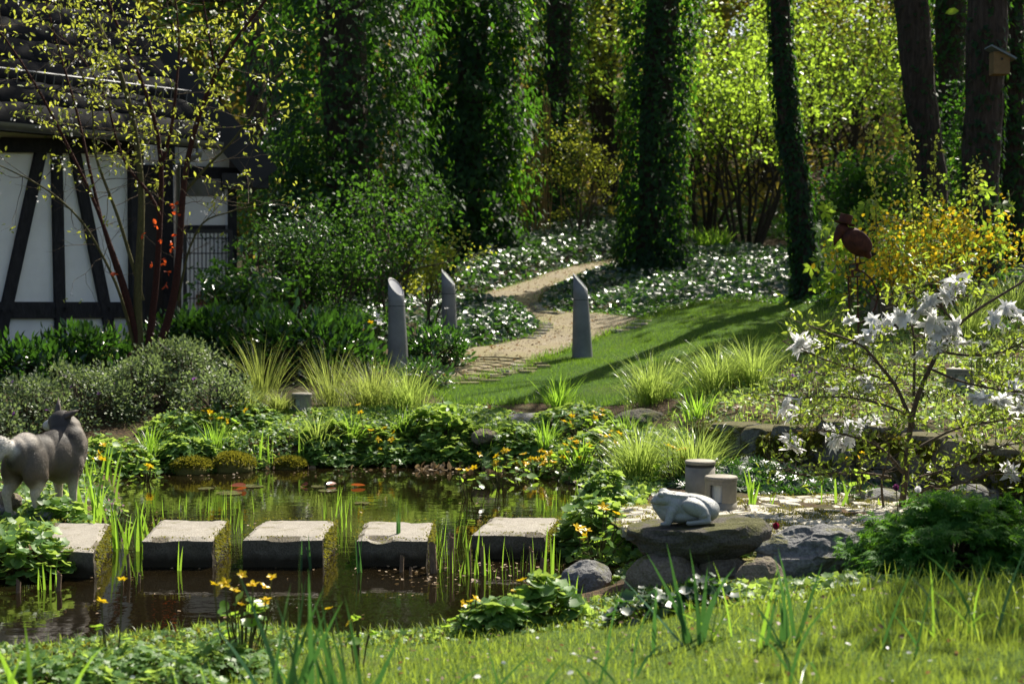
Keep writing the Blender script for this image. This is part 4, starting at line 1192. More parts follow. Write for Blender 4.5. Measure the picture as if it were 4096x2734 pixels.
gst = tag(link('glass_ball', mesh('glass_ball', ico(3)[0] * 4.6 * bk, [ico(3)[1]], m, True), None, tuple(gb + BO)), 'small clear glass ball hanging at the rusty bird stand', 'glass ball')

# rusty pointed steel stele at the foot of the red barked tree
ST = ground_at(135.5, 16.0); k = px(16.0)
w = 10 * k; hgt = (378 - 337) * k
ol = [(-w / 2, 0), (w / 2, 0), (w / 2, hgt * .66), (w * .36, hgt * .84), (w * .12, hgt * .97), (-w * .02, hgt), (-w * .16, hgt * .95), (-w * .4, hgt * .8), (-w / 2, hgt * .62)]
V = np.array([(x, -.02, z) for x, z in ol] + [(x, .02, z) for x, z in ol]); n = len(ol)
tag(link('rusty_stele', mesh('rusty_stele', V, [np.array([tuple(range(n))]), np.array([tuple(range(2 * n - 1, n - 1, -1))]), np.array([(i, n + i, n + (i + 1) % n, (i + 1) % n) for i in range(n)])], M['rust']), None, (ST.x, ST.y - .25, ST.z - .02)), 'narrow pointed rusty steel plate at the foot of the red stemmed tree', 'garden ornament')

# nest box on the trunk at the right
NB = np.array(at(1001, 62, 20.0)); k = px(20.0)
nbx = thing('nest_box', 'wooden bird nest box with grey slanted roof high on a trunk', 'nest box', tuple(NB))
M['nestwood'] = plain('weathered_wood', (.20, .13, .06), .85, 0, .2, .25, 9, .3)
link('box', mesh('box', *box((-.02, 0, -.02), 16 * k, .2, 22 * k, 0), M['nestwood']), nbx)
V, f = bar((-13 * k, 0, 15 * k), (12 * k, 0, 2 * k), .30, .025, (.45, 0, .9)); link('lid', mesh('lid', V, f, plain('roofing_felt', (.16, .19, .20), .9)), nbx)
V, f = ico(2); link('entrance_hole', mesh('entrance_hole', V * (.018, .004, .018), [f], M['lamp_dark']), nbx, (-.02, -.102, .03))
# ------------------------------------------------------------------ growing things
def grow(p, d, L, r, lev, out, tips, up=.15, wig=.22, nb=3, ratio=.66, spread=.75):
    p = np.array(p, float); d = np.array(d, float); pts = [p]
    for i in range(4):
        d = unit(d + rng.normal(size=3) * wig + np.array((0, 0, up)))
        p = p + d * L / 4; pts.append(p)
    out.append((np.array(pts), np.linspace(r, r * .5, 5), 6 if r > .03 else 4))
    tips.append((pts[-1], d, lev)); 
    if lev == 0:
        tips.append((pts[2], d, lev)); return
    for k in range(nb):
        q = pts[4 - (k % 3)]
        a = rng.normal(size=3); a = unit(a - d * (a @ d))
        grow(q, unit(d + a * spread * rng.uniform(.7, 1.3)), L * ratio * rng.uniform(.8, 1.2), r * .5, lev - 1, out, tips, up, wig, nb, ratio, spread)
def wood(out, sides=None): return merge([tube(p, r, sides or s, False) for p, r, s in out])
def tip_leaves(tips, per, sigma, size, tmpl, droop=.3, flat=0.0, lev=1):
    T = np.array([t[0] for t in tips if t[2] <= lev]); n = len(T) * per
    P = np.repeat(T, per, 0) + rng.normal(size=(n, 3)) * np.array((sigma, sigma, sigma * (1 - flat)))
    D = rdir(n) + np.array((0, 0, -droop)); N = rdir(n, 1.2)
    return leaves(P, D, N, size * rng.uniform(.65, 1.25, n), tmpl)
def cloud(c, rad, n, clumps, sig):
    """leaf positions: clumps spread through an ellipsoid, uneven outline"""
    c, rad = np.array(c, float), np.array(rad, float)
    k = rdir(clumps) * rng.uniform(.35, 1.0, (clumps, 1)) ** .6 * rad + c
    i = rng.integers(0, clumps, n)
    return k[i] + rng.normal(size=(n, 3)) * sig * rng.uniform(.5, 1.4, (clumps, 1))[i]
def plant(name, label, cat, loc, parts, group=None, rz=0.0):
    """parts: (name, (V, faces) in world coordinates, material)"""
    root = thing(name, label, cat, loc, 0, group); l = np.array(loc, float)
    for nm, (V, f), mt in parts: link(nm, mesh(nm, V - l, f, mt), root)
    return root
def resample(pts, n):
    pts = np.array(pts, float); L = np.concatenate([[0], np.cumsum(np.linalg.norm(np.diff(pts, axis=0), axis=1))])
    t = np.linspace(0, L[-1], n); q = np.column_stack([np.interp(t, L, pts[:, i]) for i in range(3)])
    for _ in range(2): q[1:-1] = (q[:-2] + q[1:-1] * 2 + q[2:]) / 4
    return q

# ---- ivy clad trunks and bare trunks: pixel centre line, width, distance
def crown_for(top, n, rad, mat_n, sig=.55, size=.17):
    P = cloud(top, rad, n, max(8, n // 90), sig)
    if top[1] < 14: P = P[P[:, 0] / P[:, 1] > .40]; n = len(P)  # crown of the added shade tree trimmed so no leaf enters the frame
    return leaves(P, rdir(n) + np.array((0, 0, -.3)), rdir(n, 1.0), size * rng.uniform(.7, 1.3, n), T_OVAL)
def trunk_tree(label, line, Y, ivy=0, ivy_r=.1, bare=False, top=11.0, crown=2600, crad=(2.6, 2.6, 2.2), lean=(0, 0), lsize=.085, clump=0, vmin=-40, cmat='fresh', coff=(0, 0), ivytop=None, sprays=0):
    """line: (u, v, half width px) from the ground up"""
    k = px(Y)
    pts = [np.array(at(u, v, Y)) for u, v, w in line]; rad = [w * k for *_, w in line]
    g = hz1(pts[0][0], Y); pts[0][2] = min(pts[0][2], g) - .1
    d = unit(pts[-1] - pts[-2]); L = max(1.0, top - pts[-1][2])
    pts += [pts[-1] + d * L * t + np.array((rng.normal() * .1, rng.normal() * .1, 0)) for t in (.35, .7, 1)]; rad += [rad[-1] * t for t in (.85, .65, .35)]
    q = resample(pts, 26); rr = np.interp(np.linspace(0, 1, 26), np.linspace(0, 1, len(rad)), rad)
    rr[0] *= 1.25; rr[1] *= 1.1
    V, f = tube(q, rr, 14, False)
    V = V + np.array([mnoise.noise_vector(Vector(p) * 2.2) for p in V]) * rr.mean() * .16
    parts = [('trunk', (V, f), M['bark'])]
    br, tips = [], []
    for t in (19, 21, 22, 23, 24):
        a = rng.uniform(0, 6.28); grow(q[t], (math.cos(a), math.sin(a), .5), 1.5, rr[t] * .5, 1, br, tips, .1, .2, 3)
    parts.append(('branches', wood(br), M['bark']))
    tp = q[-4] + np.array((coff[0], coff[1], 0))
    if crown: parts.append(('crown', crown_for(tp, crown, crad, 0), M[cmat]))
    if ivy:
        zt = ivytop or pts[-1][2]
        seglen = np.linspace(0, 1, 26)
        z_max = zt
        t = rng.uniform(0, 1, ivy) ** 1.25
        zq = q[0, 2] + .15 + t * (z_max - q[0, 2] - .15)
        cx_, cy_, r_ = (np.interp(zq, q[:, 2], a) for a in (q[:, 0], q[:, 1], rr))
        a = rng.uniform(0, 2 * math.pi, ivy)
        bulge = 1 + clump * (wobble(a * 2.0 + zq * .9, zq * 1.9, 1.0, Y) + .5 * wobble(a * 3, zq * 4.1, 1, 3))
        rad_ = r_ + ivy_r * np.clip(bulge, .15, 3) * (.55 + .55 * rng.random(ivy))
        P = np.column_stack([cx_ + rad_ * np.cos(a), cy_ + rad_ * np.sin(a), zq])
        nrm = np.column_stack([np.cos(a), np.sin(a), .55 + .3 * rng.normal(size=ivy)]) + rng.normal(size=(ivy, 3)) * .28
        D = np.column_stack([np.cos(a) * .45, np.sin(a) * .45, np.full(ivy, -.9)]) + rng.normal(size=(ivy, 3)) * .32
        parts.append(('ivy_leaves', leaves(P, D, nrm, lsize * rng.uniform(.6, 1.25, ivy), T_IVY), M['ivy']))
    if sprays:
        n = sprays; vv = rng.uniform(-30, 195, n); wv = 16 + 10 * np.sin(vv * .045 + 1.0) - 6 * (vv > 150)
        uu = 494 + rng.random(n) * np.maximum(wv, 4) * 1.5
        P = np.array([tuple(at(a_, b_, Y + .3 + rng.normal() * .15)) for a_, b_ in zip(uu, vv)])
        parts.append(('hanging_sprays', leaves(P, rdir(n, -1.6), rdir(n, .5) + (.5, 0, 0), .15 * rng.uniform(.6, 1.2, n), T_IVY), M['ivy_lit']))
    return plant('tree' if not ivy else 'ivy_tree', label, 'tree', tuple(q[0]), parts)
trunk_tree('huge dark ivy covered tree just right of the house roof', [(352, 330, 20), (350, 240, 22), (345, 100, 24), (340, -30, 24)], 25.5, 14500, 1.0, top=16, crown=2200, crad=(2.4, 2.4, 1.6), ivytop=8, lsize=.105, clump=.55, cmat='midgreen')
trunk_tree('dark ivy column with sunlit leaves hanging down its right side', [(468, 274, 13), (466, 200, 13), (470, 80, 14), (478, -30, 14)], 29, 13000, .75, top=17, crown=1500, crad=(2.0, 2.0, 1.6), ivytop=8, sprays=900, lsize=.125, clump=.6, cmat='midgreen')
trunk_tree('upright ivy covered trunk left of the path mouth', [(553, 246, 11), (554, 180, 11), (558, 80, 12), (560, -30, 12)], 36, 6500, .36, top=17, crown=1500, crad=(2.0,2.0,1.6), ivytop=9, lsize=.10, clump=.4)
trunk_tree('thick dark ivy covered trunk standing beside the upper path', [(651, 264, 14), (652, 200, 15), (658, 90, 17), (664, -30, 18)], 27.0, 8500, .36, top=17, crown=1500, crad=(2.0,2.0,1.5), ivytop=8, lsize=.10, clump=.4)
trunk_tree('slender leaning trunk with ivy climbing up one side', [(808, 292, 12), (803, 230, 11.5), (792, 150, 10.5), (782, 70, 9.5), (779, -30, 9.5)], 20.5, 3600, .035, top=9.6, crown=0, lsize=.075, clump=.5, ivytop=7.5)
trunk_tree('tall furrowed bare trunk with a knot beside the tall green shoots', [(936, 270, 14), (933, 200, 15.5), (922, 110, 16), (913, 30, 16.5), (908, -30, 17)], 22.0, 700, .02, top=9.5, crown=600, crad=(2.0,2.0,1.4), lsize=.08, clump=.6, coff=(.6, .8))
trunk_tree('thick brown bare trunk standing right of the forsythia', [(980, 262, 19), (980, 180, 18), (985, 80, 19), (988, -30, 20)], 20.6, 1300, .03, top=9.5, crown=600, crad=(2.0,2.0,1.4), lsize=.085, clump=.7, coff=(.8, .8))
trunk_tree('ivy grown trunk seen between the two bare trunks', [(946, 250, 12), (947, 150, 13), (950, 60, 14), (952, -30, 15)], 29.0, 4200, .16, top=12, crown=2400, lsize=.10, clump=.5)
trunk_tree('dark ivy grown trunk at the far right edge carrying the nest box', [(1015, 262, 13), (1014, 170, 13), (1010, 60, 13), (1008, -30, 14)], 22.5, 3600, .09, top=9.5, crown=1500, crad=(2.0,2.0,1.4), lsize=.09, clump=.5, coff=(.8, .8))
trunk_tree('dark trunk behind the house roof beside the golden light', [(262, 240, 9), (258, 150, 9), (255, 60, 10), (252, -30, 10)], 33, 900, .05, top=13, crown=2600, lsize=.1, cmat='gold')
trunk_tree('straight thin dark trunk left of the great ivy tree', [(283, 260, 7), (281, 150, 7), (278, 60, 8), (276, -30, 8)], 36, 0, top=13, crown=2200, cmat='gold')

trunk_tree('leafy tree added beyond the right frame edge, shading the maple', [(1330, 470, 14), (1310, 200, 12), (1290, -300, 11)], 10.6, 0, top=6.8, crown=1700, crad=(1.5, 1.5, 1.1))  # added out of view so its crown shades the maple and near lawn

# ---- the wood behind: tall trees, three kinds shared between many
def far_kind(seed):
    q = resample([(0, 0, -.5), (rng.normal() * .2, 0, 4), (rng.normal() * .4, 0, 9), (rng.normal() * .5, 0, 15)], 12)
    tr = mesh('trunk', *tube(q, np.linspace(.24, .07, 12), 9, False), M['bark_far'], True)
    br, tips = [], []
    for t in (4, 5, 6, 7, 8, 9, 10):
        for _ in range(2):
            a = rng.uniform(0, 6.28); grow(q[t], (math.cos(a), math.sin(a), .25), 1.9, .05, 1, br, tips, .06, .22, 3)
    bm_ = mesh('branches', *wood(br), M['bark_far'])
    n = 4400
    P = np.concatenate([cloud((0, 0, 9.5), (2.6, 2.6, 5.0), n - 1500, 60, .45), cloud((0, 0, 4.6), (2.4, 2.4, 2.6), 1500, 26, .4)])
    D = rdir(n) + np.array((0, 0, -.3))
    cr = [mesh('crown', *leaves(P, D, rdir(n, .9), .20 * rng.uniform(.6, 1.3, n), T_QUAD, 1.2), M[k]) for k in ('gold', 'fresh', 'midgreen')]
    return tr, bm_, cr
kinds = [far_kind(s) for s in range(3)]
far_spots = []
for row, (Y, n, u0, u1) in enumerate([(41, 5, 215, 1060), (47, 7, 190, 1090), (54, 8, 150, 1110), (62, 9, 120, 1130), (71, 11, 80, 1160), (83, 13, 40, 1180)]):
    for i in range(n):
        u = u0 + (u1 - u0) * (i + .5 + rng.uniform(-.35, .35)) / n
        far_spots.append((u, Y + rng.uniform(-2.5, 2.5), row))
far_spots += [(170, 45, 6), (225, 50, 6), (285, 48, 6), (130, 56, 6), (205, 60, 6), (310, 58, 6)]
for (u, Y, row) in far_spots:
    g = ground_at(u, Y); tr, br, cr = kinds[int(rng.integers(3))]
    kind = (2 if rng.random() < .6 else 0) if u < 340 else 0 if rng.random() < .4 else 1 if u > 480 and rng.random() < .75 else 2
    lab = ['thin dark trunked tree with golden spring leaves deep in the wood', 'thin dark trunked tree with fresh green leaves deep in the wood', 'thin dark trunked tree with deep green leaves far in the wood'][kind]
    root = thing('forest_tree', lab, 'tree', tuple(g), rng.uniform(0, 6.28), 'trees deep in the wood behind')
    s = rng.uniform(.85, 1.2); root.scale = (s, s, s * rng.uniform(.9, 1.1))
    link('trunk', tr, root); link('branches', br, root); link('crown', cr[kind], root)
# undergrowth mass on the far slope
n = 20000
Y = rng.uniform(36, 78, n); u = rng.uniform(150, 1120, n); x = (u - 512) / F * Y
bump_h = 1.2 * np.clip(wobble(x, Y, .55, 7) + .25, 0, 2) + .25
P = np.column_stack([x, Y, hz(x, Y) + rng.random(n) * bump_h])
o = link('far_undergrowth', mesh('far_undergrowth', *leaves(P, rdir(n), rdir(n, .9), .22 * rng.uniform(.6, 1.3, n), T_QUAD, 1.2), M['gold']))
tag(o, 'golden green undergrowth covering the wooded slope', 'undergrowth', kind='stuff')

# ---- shrubs and small trees: stems from the ground, leaf sprays at the tips
def shrub(label, u, Y, hgt, wid, mat, stems=7, lev=2, per=9, sigma=.10, size=.07, tmpl=T_OVAL, droop=.3, flat=.3, wmat='twig', name='shrub', r=.018, cat='shrub', spread=.7, lean=(0, 0), extra=None, nb=3, group=None):
    g = ground_at(u, Y); out, tips = [], []
    for i in range(stems):
        a = rng.uniform(0, 6.28); t = rng.uniform(.1, 1) * wid / max(hgt, .1) * .55
        grow(np.array(g) + np.array((math.cos(a), math.sin(a), 0)) * wid * .05, (math.cos(a) * t + lean[0], math.sin(a) * t + lean[1], 1), hgt * .52 * rng.uniform(.8, 1.15), r, lev, out, tips, .08, .16, nb, .62, spread)
    parts = [('stems', wood(out), M[wmat]), ('foliage', tip_leaves(tips, per, sigma, size, tmpl, droop, flat), M[mat])]
    if extra: parts += extra(tips)
    return plant(name, label, cat, tuple(g), parts, group), tips
shrub('broad fresh green small tree behind the slender leaning trunk', 748, 32, 4.4, 5.2, 'fresh', 11, 3, 9, .20, .095, T_OVAL, .3, .55, 'bark_far', 'small_tree', .045, 'tree', .75)
shrub('fresh green small tree filling the gap right of the ivy trunk', 705, 35, 5.2, 4.0, 'fresh', 9, 3, 9, .20, .10, T_OVAL, .3, .55, 'bark_far', 'small_tree', .045, 'tree', .75)
shrub('yellow green backlit tree behind the two bare trunks', 870, 38, 6.4, 4.8, 'yellowgreen', 9, 3, 9, .22, .105, T_OVAL, .3, .5, 'bark_far', 'small_tree', .045, 'tree', .75)
shrub('loose green tree rising between leaning trunk and bare trunk', 838, 36, 5.6, 4.2, 'fresh', 9, 3, 9, .18, .09, T_OVAL, .3, .5, 'bark_far', 'small_tree', .04, 'tree', .75)
shrub('slim yellow green tree between two ivy trunks', 610, 39, 6.4, 3.0, 'yellowgreen', 7, 3, 10, .2, .105, T_OVAL, .3, .5, 'bark_far', 'small_tree', .04, 'tree', .6)
shrub('airy light green shrub in front of the ivy trunk by the path', 580, 32.5, 2.7, 1.5, 'yellowgreen', 8, 2, 16, .09, .06, T_OVAL, .2, .4, 'twig', 'shrub', .02)
shrub('bright yellow leaved shrub behind the pillar lamps', 428, 20.8, 1.5, .6, 'yellowgreen', 6, 2, 9, .05, .055, T_OVAL, .1, .3, 'twig', 'shrub', .015, lean=(.22, 0))
shrub('dark green open shrub in front of the great ivy tree', 388, 21.0, 2.3, 1.4, 'deep', 9, 2, 14, .12, .065, T_OVAL, .3, .4, 'twig', 'shrub', .02)
shrub('mid green shrub between the house and the dark shrub', 325, 20.5, 1.5, 1.6, 'deep', 9, 2, 14, .12, .06, T_OVAL, .3, .4, 'twig', 'shrub', .02)
shrub('pale glinting shrub beside the wire gate', 288, 21.0, 1.8, 1.7, 'ivy_ground', 10, 2, 16, .12, .065, T_LANCE, .3, .4, 'twig', 'shrub', .02)
shrub('low green shrub at the foot of the great ivy tree', 352, 18.8, .7, 1.5, 'deep', 10, 2, 16, .09, .055, T_OVAL, .2, .4, 'twig', 'shrub', .012)
shrub('evergreen mahonia with long glossy leaves by the porch post', 236, 18.6, 1.35, 1.0, 'laurel', 6, 2, 10, .12, .11, T_LANCE, .3, .5, 'stem', 'shrub', .018)
shrub('grey green shrub filling the space below the ivy column', 300, 26, 3.0, 2.6, 'midgreen', 10, 2, 22, .16, .085, T_OVAL, .3, .4, 'twig', 'shrub', .025)
shrub('dim bushy shrub under the golden light behind the house', 262, 28, 2.6, 2.4, 'gold', 9, 2, 18, .16, .09, T_OVAL, .3, .4, 'twig', 'shrub', .025)
shrub('shaded bush left of the nest box trunk', 960, 26, 2.3, 2.6, 'ivy', 9, 2, 24, .16, .085, T_OVAL, .3, .4, 'twig', 'shrub', .025)
shrub('dark evergreen bush behind the forsythia', 880, 25, 2.0, 2.4, 'ivy', 9, 2, 22, .15, .085, T_OVAL, .3, .4, 'twig', 'shrub', .025)
# bamboo canes below the ivy column
bx = ground_at(512, 33); n = 70
P = np.column_stack([bx.x + rng.normal(size=n) * .55, bx.y + rng.normal(size=n) * .4, np.full(n, bx.z)]); P[:, 2] = hz(P[:, 0], P[:, 1])
cn = merge([tube([p, p + np.array((rng.normal() * .08, 0, 1.2)), p + np.array((rng.normal() * .2, 0, 2.6 + rng.random()))], [.013, .011, .006], 5, False) for p in P])
n2 = 1600; i = rng.integers(0, n, n2)
LP = P[i] + np.column_stack([rng.normal(size=(n2, 2)) * .2, rng.uniform(1.0, 3.3, n2)])
M['cane'] = plain('yellow_cane', (.30, .17, .04), .5)
plant('bamboo', 'dim stand of yellow bamboo canes under the ivy column', 'bamboo', tuple(bx), [('canes', cn, M['cane']), ('foliage', leaves(LP, rdir(n2) + np.array((0, 0, -.5)), rdir(n2, 1), .16 * rng.uniform(.6, 1.2, n2), T_LANCE, .6), M['midgreen'])])

# ---- young tree with dark red peeling bark in front of the house
RY = 16.3
stems = [
    ([(140, 366), (137, 300), (140, 250), (143, 200), (139, 150), (132, 110), (118, 60), (95, 20), (82, -15)], 5.0, 0.0, 'stem'),
    ([(146, 366), (152, 320), (158, 270), (160, 220), (163, 160), (155, 115), (140, 75), (120, 35), (105, -10)], 4.0, .25, 'redbark'),
    ([(150, 366), (164, 338), (175, 300), (180, 250), (182, 200), (186, 160), (200, 110), (215, 70), (228, 48), (252, 18), (275, -12)], 4.5, -.2, 'redbark'),
    ([(182, 195), (205, 168), (232, 142), (256, 108), (268, 80)], 1.6, -.1, 'stem'),
    ([(138, 345), (128, 290), (112, 250), (95, 200), (70, 150), (50, 110), (25, 65), (-5, 25)], 2.6, -.35, 'redbark'),
    ([(136, 350), (118, 285), (85, 222), (48, 188), (-5, 163)], 1.9, -.5, 'stem'),
    ([(137, 350), (127, 300), (108, 245), (95, 195), (86, 150), (76, 105), (60, 55), (48, 10), (42, -15)], 2.4, .3, 'redbark'),
    ([(143, 300), (130, 255), (118, 215), (104, 180), (92, 150), (95, 110), (80, 70)], 2.2, -.2, 'stem'),
    ([(178, 300), (188, 250), (203, 218), (235, 211), (262, 196)], 1.4, -.3, 'stem'),
    ([(163, 160), (172, 130), (176, 90), (180, 50), (176, 0), (172, -20)], 2.0, .3, 'redbark'),
    ([(160, 215), (150, 190), (128, 172), (116, 140), (108, 100), (85, 60), (60, 35)], 1.8, .1, 'redbark'),
    ([(215, 70), (210, 40), (204, 5), (200, -15)], 1.4, -.2, 'redbark'),
]
g = ground_at(142, RY); ps, rs, tw, tips = [], [], [], []
for pl, w, dy, mt in stems:
    pts = resample([np.array(at(u, v, RY + dy * (i / max(1, len(pl) - 1)) + rng.normal() * .03)) for i, (u, v) in enumerate(pl)], 18)
    (ps if mt == 'stem' else rs).append(tube(pts, np.linspace(w, max(.5, w * .3), 18) * px(RY), 7, False))
    for _ in range(15):
        j = int(rng.integers(7 if len(pl) > 6 else 3, 18)); a = unit(rng.normal(size=3) * (1, .8, .5) + np.array((0, 0, .25)))
        grow(pts[j], a, rng.uniform(.25, .6), .0045, 1, tw, tips, .05, .2, 2, .7, .6)
top = [t for t in tips if rng.random() < np.interp(t[0][2], [1.9, 2.5, 3.0, 3.5, 4.0], [.04, .2, .55, .95, 1.0])]
rt = thing('young_tree', 'young tree with many dark red stems and yellow green leaves before the house', 'tree', tuple(g)); l = np.array(g)
for nm, part, mt in (('green_stems', merge(ps), 'stem'), ('red_stems', merge(rs), 'redbark'), ('twigs', wood(tw), 'twig'), ('foliage', tip_leaves(top, 4, .06, .060, T_LANCE, .55, .1), 'birch')):
    link(nm, mesh(nm, part[0] - l, part[1], M[mt], mt != 'birch'), rt)
fl = [t[0] + rng.normal(size=3) * .05 - (0, 0, .05) for t in top if rng.random() < .35]
link('blossom', mesh('blossom', *(lambda q: (q[0] - l, q[1]))(leaves(np.repeat(fl, 3, 0) + rng.normal(size=(len(fl) * 3, 3)) * .012, rdir(len(fl) * 3, -.8), rdir(len(fl) * 3), .025, T_OVAL, 1.3)), M['white']), rt)
pe_ = [(157, 225), (160, 238), (164, 258), (163, 262), (172, 232), (172, 245), (174, 205), (168, 272), (166, 285), (117, 275), (172, 240), (176, 215), (143, 235), (152, 262)]
P = np.array([np.array(at(u + rng.normal() * 1.0, v + rng.normal() * 2, RY - .12)) for u, v in pe_ for _ in range(3)])
for q_ in range(0, len(P), 3):
    Vp, fp_ = leaves(P[q_:q_ + 3] * .35 + P[q_] * .65, rdir(3) + (0, 0, -.3), rdir(3), .06 * rng.uniform(.5, 1.2, 3), T_OVAL)
    link('peeling_bark', mesh('peeling_bark', Vp - l, fp_, M['peel']), rt)
# ------------------------------------------------------------------ bank plants
def cover(name, label, poly, n, mat, size, hgt, tmpl=T_IVY, lift=.02, up=1.1, flop=.5, cat='ground cover', mound=0.0, clear=None, minz=None, face=(.1, -.38, 0)):
    """uncountable low leaves over a piece of ground"""
    P = in_poly(n, poly)
    if clear is not None: P = P[~inside(P, clear)]
    e = smooth01(seg_dist(P, poly) / .35)
    h = (hgt * (.5 + .5 * wobble(P[:, 0], P[:, 1], 3.1, 1)) + mound) * e
    n = len(P)
    t = rng.random(n) ** .45
    Q = np.column_stack([P, hz(P[:, 0], P[:, 1]) + lift + h * t])
    if minz is not None: Q = Q[Q[:, 2] > minz]; n = len(Q)
    D = rdir(n); D[:, 2] = D[:, 2] * flop - .1
    o = link(name, mesh(name, *leaves(Q, D, rdir(n, up, .6) + np.array(face), size * rng.uniform(.55, 1.25, n), tmpl), M[mat]))
    return tag(o, label, cat, kind='stuff')
# ivy carpets on both sides of the path
cover('ivy_carpet', 'glossy ivy carpet glittering on the slope above the path', px_ground([(440, 300), (462, 300), (484, 293), (516, 283), (543, 274), (580, 264), (634, 253), (650, 246), (640, 228), (600, 220), (560, 226), (520, 240), (480, 255), (455, 272)], 14), 12000, 'ivy_ground', .105, .2, mound=.32)
cover('ivy_carpet', 'low dark ivy mound at the bend of the path', px_ground([(438, 352), (478, 346), (527, 337), (540, 328), (536, 320), (512, 311), (488, 306), (462, 302), (440, 304), (425, 318), (420, 338)], 13), 6500, 'ivy_ground', .085, .14, mound=.20)
cover('ivy_carpet', 'dark ivy carpet around the thick trunk right of the path', px_ground([(540, 306), (546, 295), (553, 287), (586, 274), (640, 258), (690, 250), (740, 247), (800, 250), (850, 262), (850, 285), (800, 296), (745, 299), (700, 303), (660, 309), (600, 312), (560, 312)], 14), 13500, 'ivy_ground', .10, .12, mound=.05)
cover('ivy_carpet', 'shaded ivy and leaves on the bank beside the house garden', px_ground([(235, 345), (300, 345), (370, 345), (425, 340), (440, 300), (450, 270), (400, 262), (330, 265), (270, 280), (235, 300)], 14), 8000, 'ivy_ground', .09, .2, mound=.1)
cover('woodland_floor', 'low green woodland plants under the distant small trees', px_ground([(560, 226), (650, 230), (760, 236), (870, 245), (1040, 250), (1040, 215), (900, 205), (760, 200), (640, 205)], 20), 8000, 'midgreen', .12, .3)
cover('right_bed_cover', 'shady leafy undergrowth around the bare trunks at right', px_ground([(800, 300), (850, 285), (860, 262), (1060, 262), (1060, 330), (960, 335), (900, 330), (850, 325)], 12), 6500, 'ivy', .085, .16)
cover('lawn_edge_herbs', 'small green herbs along the upper lawn edge', px_ground([(560, 312), (602, 313), (646, 319), (668, 311), (745, 301), (840, 303), (840, 292), (745, 297), (640, 306)], 14), 3500, 'midgreen', .06, .09, T_OVAL)

# lawn blades
def lawn(name, label, poly, n, mat, lo, hi, w, y0=None):
    P = in_poly(n, poly); n = len(P)
    patch = .65 + .5 * np.clip(wobble(P[:, 0], P[:, 1], 2.2, 3) + .4, 0, 1.2)
    if P[:, 1].mean() < 8: patch = patch * np.interp(P[:, 0] + .5 * wobble(P[:, 0], P[:, 1], 1.5, 8), [-1.2, .3, 1.2, 2.2], [.55, .6, 1.0, 1.25])
    V, f = blades(np.column_stack([P, hz(P[:, 0], P[:, 1]) + .004]), rng.uniform(0, 6.28, n), np.abs(rng.normal(size=n)) * .32, rng.uniform(lo, hi, n) * patch, w * rng.uniform(.7, 1.3, n), rng.uniform(0, .9, n), 2 if hi > .1 else 1, rng.uniform(-1.2, 1.2, n))
    return tag(link(name, mesh(name, V, f, M[mat])), label, 'grass', kind='stuff')
lawn('far_lawn_grass', 'short mown grass of the far lawn', FAR_LAWN, 72000, 'lawn_far', .025, .05, .006)
NEARV = LAWN.copy(); NEARV = np.array([(max(-3.2, min(3.2, x)), max(3.9, y)) for x, y in NEARV])
lawn('near_lawn_grass', 'sunlit uneven grass of the near lawn', NEARV, 95000, 'lawn_blade', .016, .042, .0045)
lawn('near_lawn_tall_grass', 'longer loose grass blades on the near lawn', NEARV, 8000, 'lawn_blade', .05, .13, .0055)
P = in_poly(700, NEARV); n = len(P)
tag(link('fallen_bits', mesh('fallen_bits', *leaves(np.column_stack([P, hz(P[:, 0], P[:, 1]) + rng.uniform(.015, .05, n)]), rdir(n) * (1, 1, .2), rdir(n, 1.5), .022 * rng.uniform(.5, 1.3, n), T_OVAL), M['litter'])), 'brown leaf bits scattered over the near lawn', 'leaf litter', kind='stuff')
P = in_poly(130, NEARV); n = len(P)
tag(link('fallen_petals', mesh('fallen_petals', *leaves(np.column_stack([P, hz(P[:, 0], P[:, 1]) + rng.uniform(.03, .06, n)]), rdir(n) * (1, 1, .3), rdir(n, 1.2), .022 * rng.uniform(.5, 1.2, n), T_OVAL), M['white'])), 'white petals scattered over the near lawn', 'petals', kind='stuff')

# loose grass and leaf crumbs creeping over the edges of path, lawn and near bank
def fringe(name, label, poly, n, spread, mat, lo, hi, off=0.0):
    i = rng.integers(0, len(poly), n); t = rng.random(n)[:, None]
    P = poly[i] * (1 - t) + np.roll(poly, -1, 0)[i] * t + rng.normal(size=(n, 2)) * spread
    V, f = blades(np.column_stack([P, hz(P[:, 0], P[:, 1]) + .005]), rng.uniform(0, 6.28, n), rng.uniform(0, .8, n), rng.uniform(lo, hi, n), .006, rng.uniform(.1, .9, n), 2)
    tag(link(name, mesh(name, V, f, M[mat])), label, 'grass', kind='stuff')
fringe('path_edge_grass', 'short grass creeping over the path edges', PATH, 5200, .07, 'lawn_far', .03, .08)
fringe('lawn_edge_grass', 'longer grass along the edge of the far lawn', FAR_LAWN, 5200, .06, 'lawn_far', .05, .11)
PL = in_poly(1500, PATH)
tag(link('path_litter', mesh('path_litter', *leaves(np.column_stack([PL, hz(PL[:, 0], PL[:, 1]) + .03]), rdir(len(PL)) * (1, 1, .2), rdir(len(PL), 2), .035 * rng.uniform(.4, 1.3, len(PL)), T_OVAL), M['litter'])), 'small dry leaves scattered on the gravel path', 'leaf litter', kind='stuff')
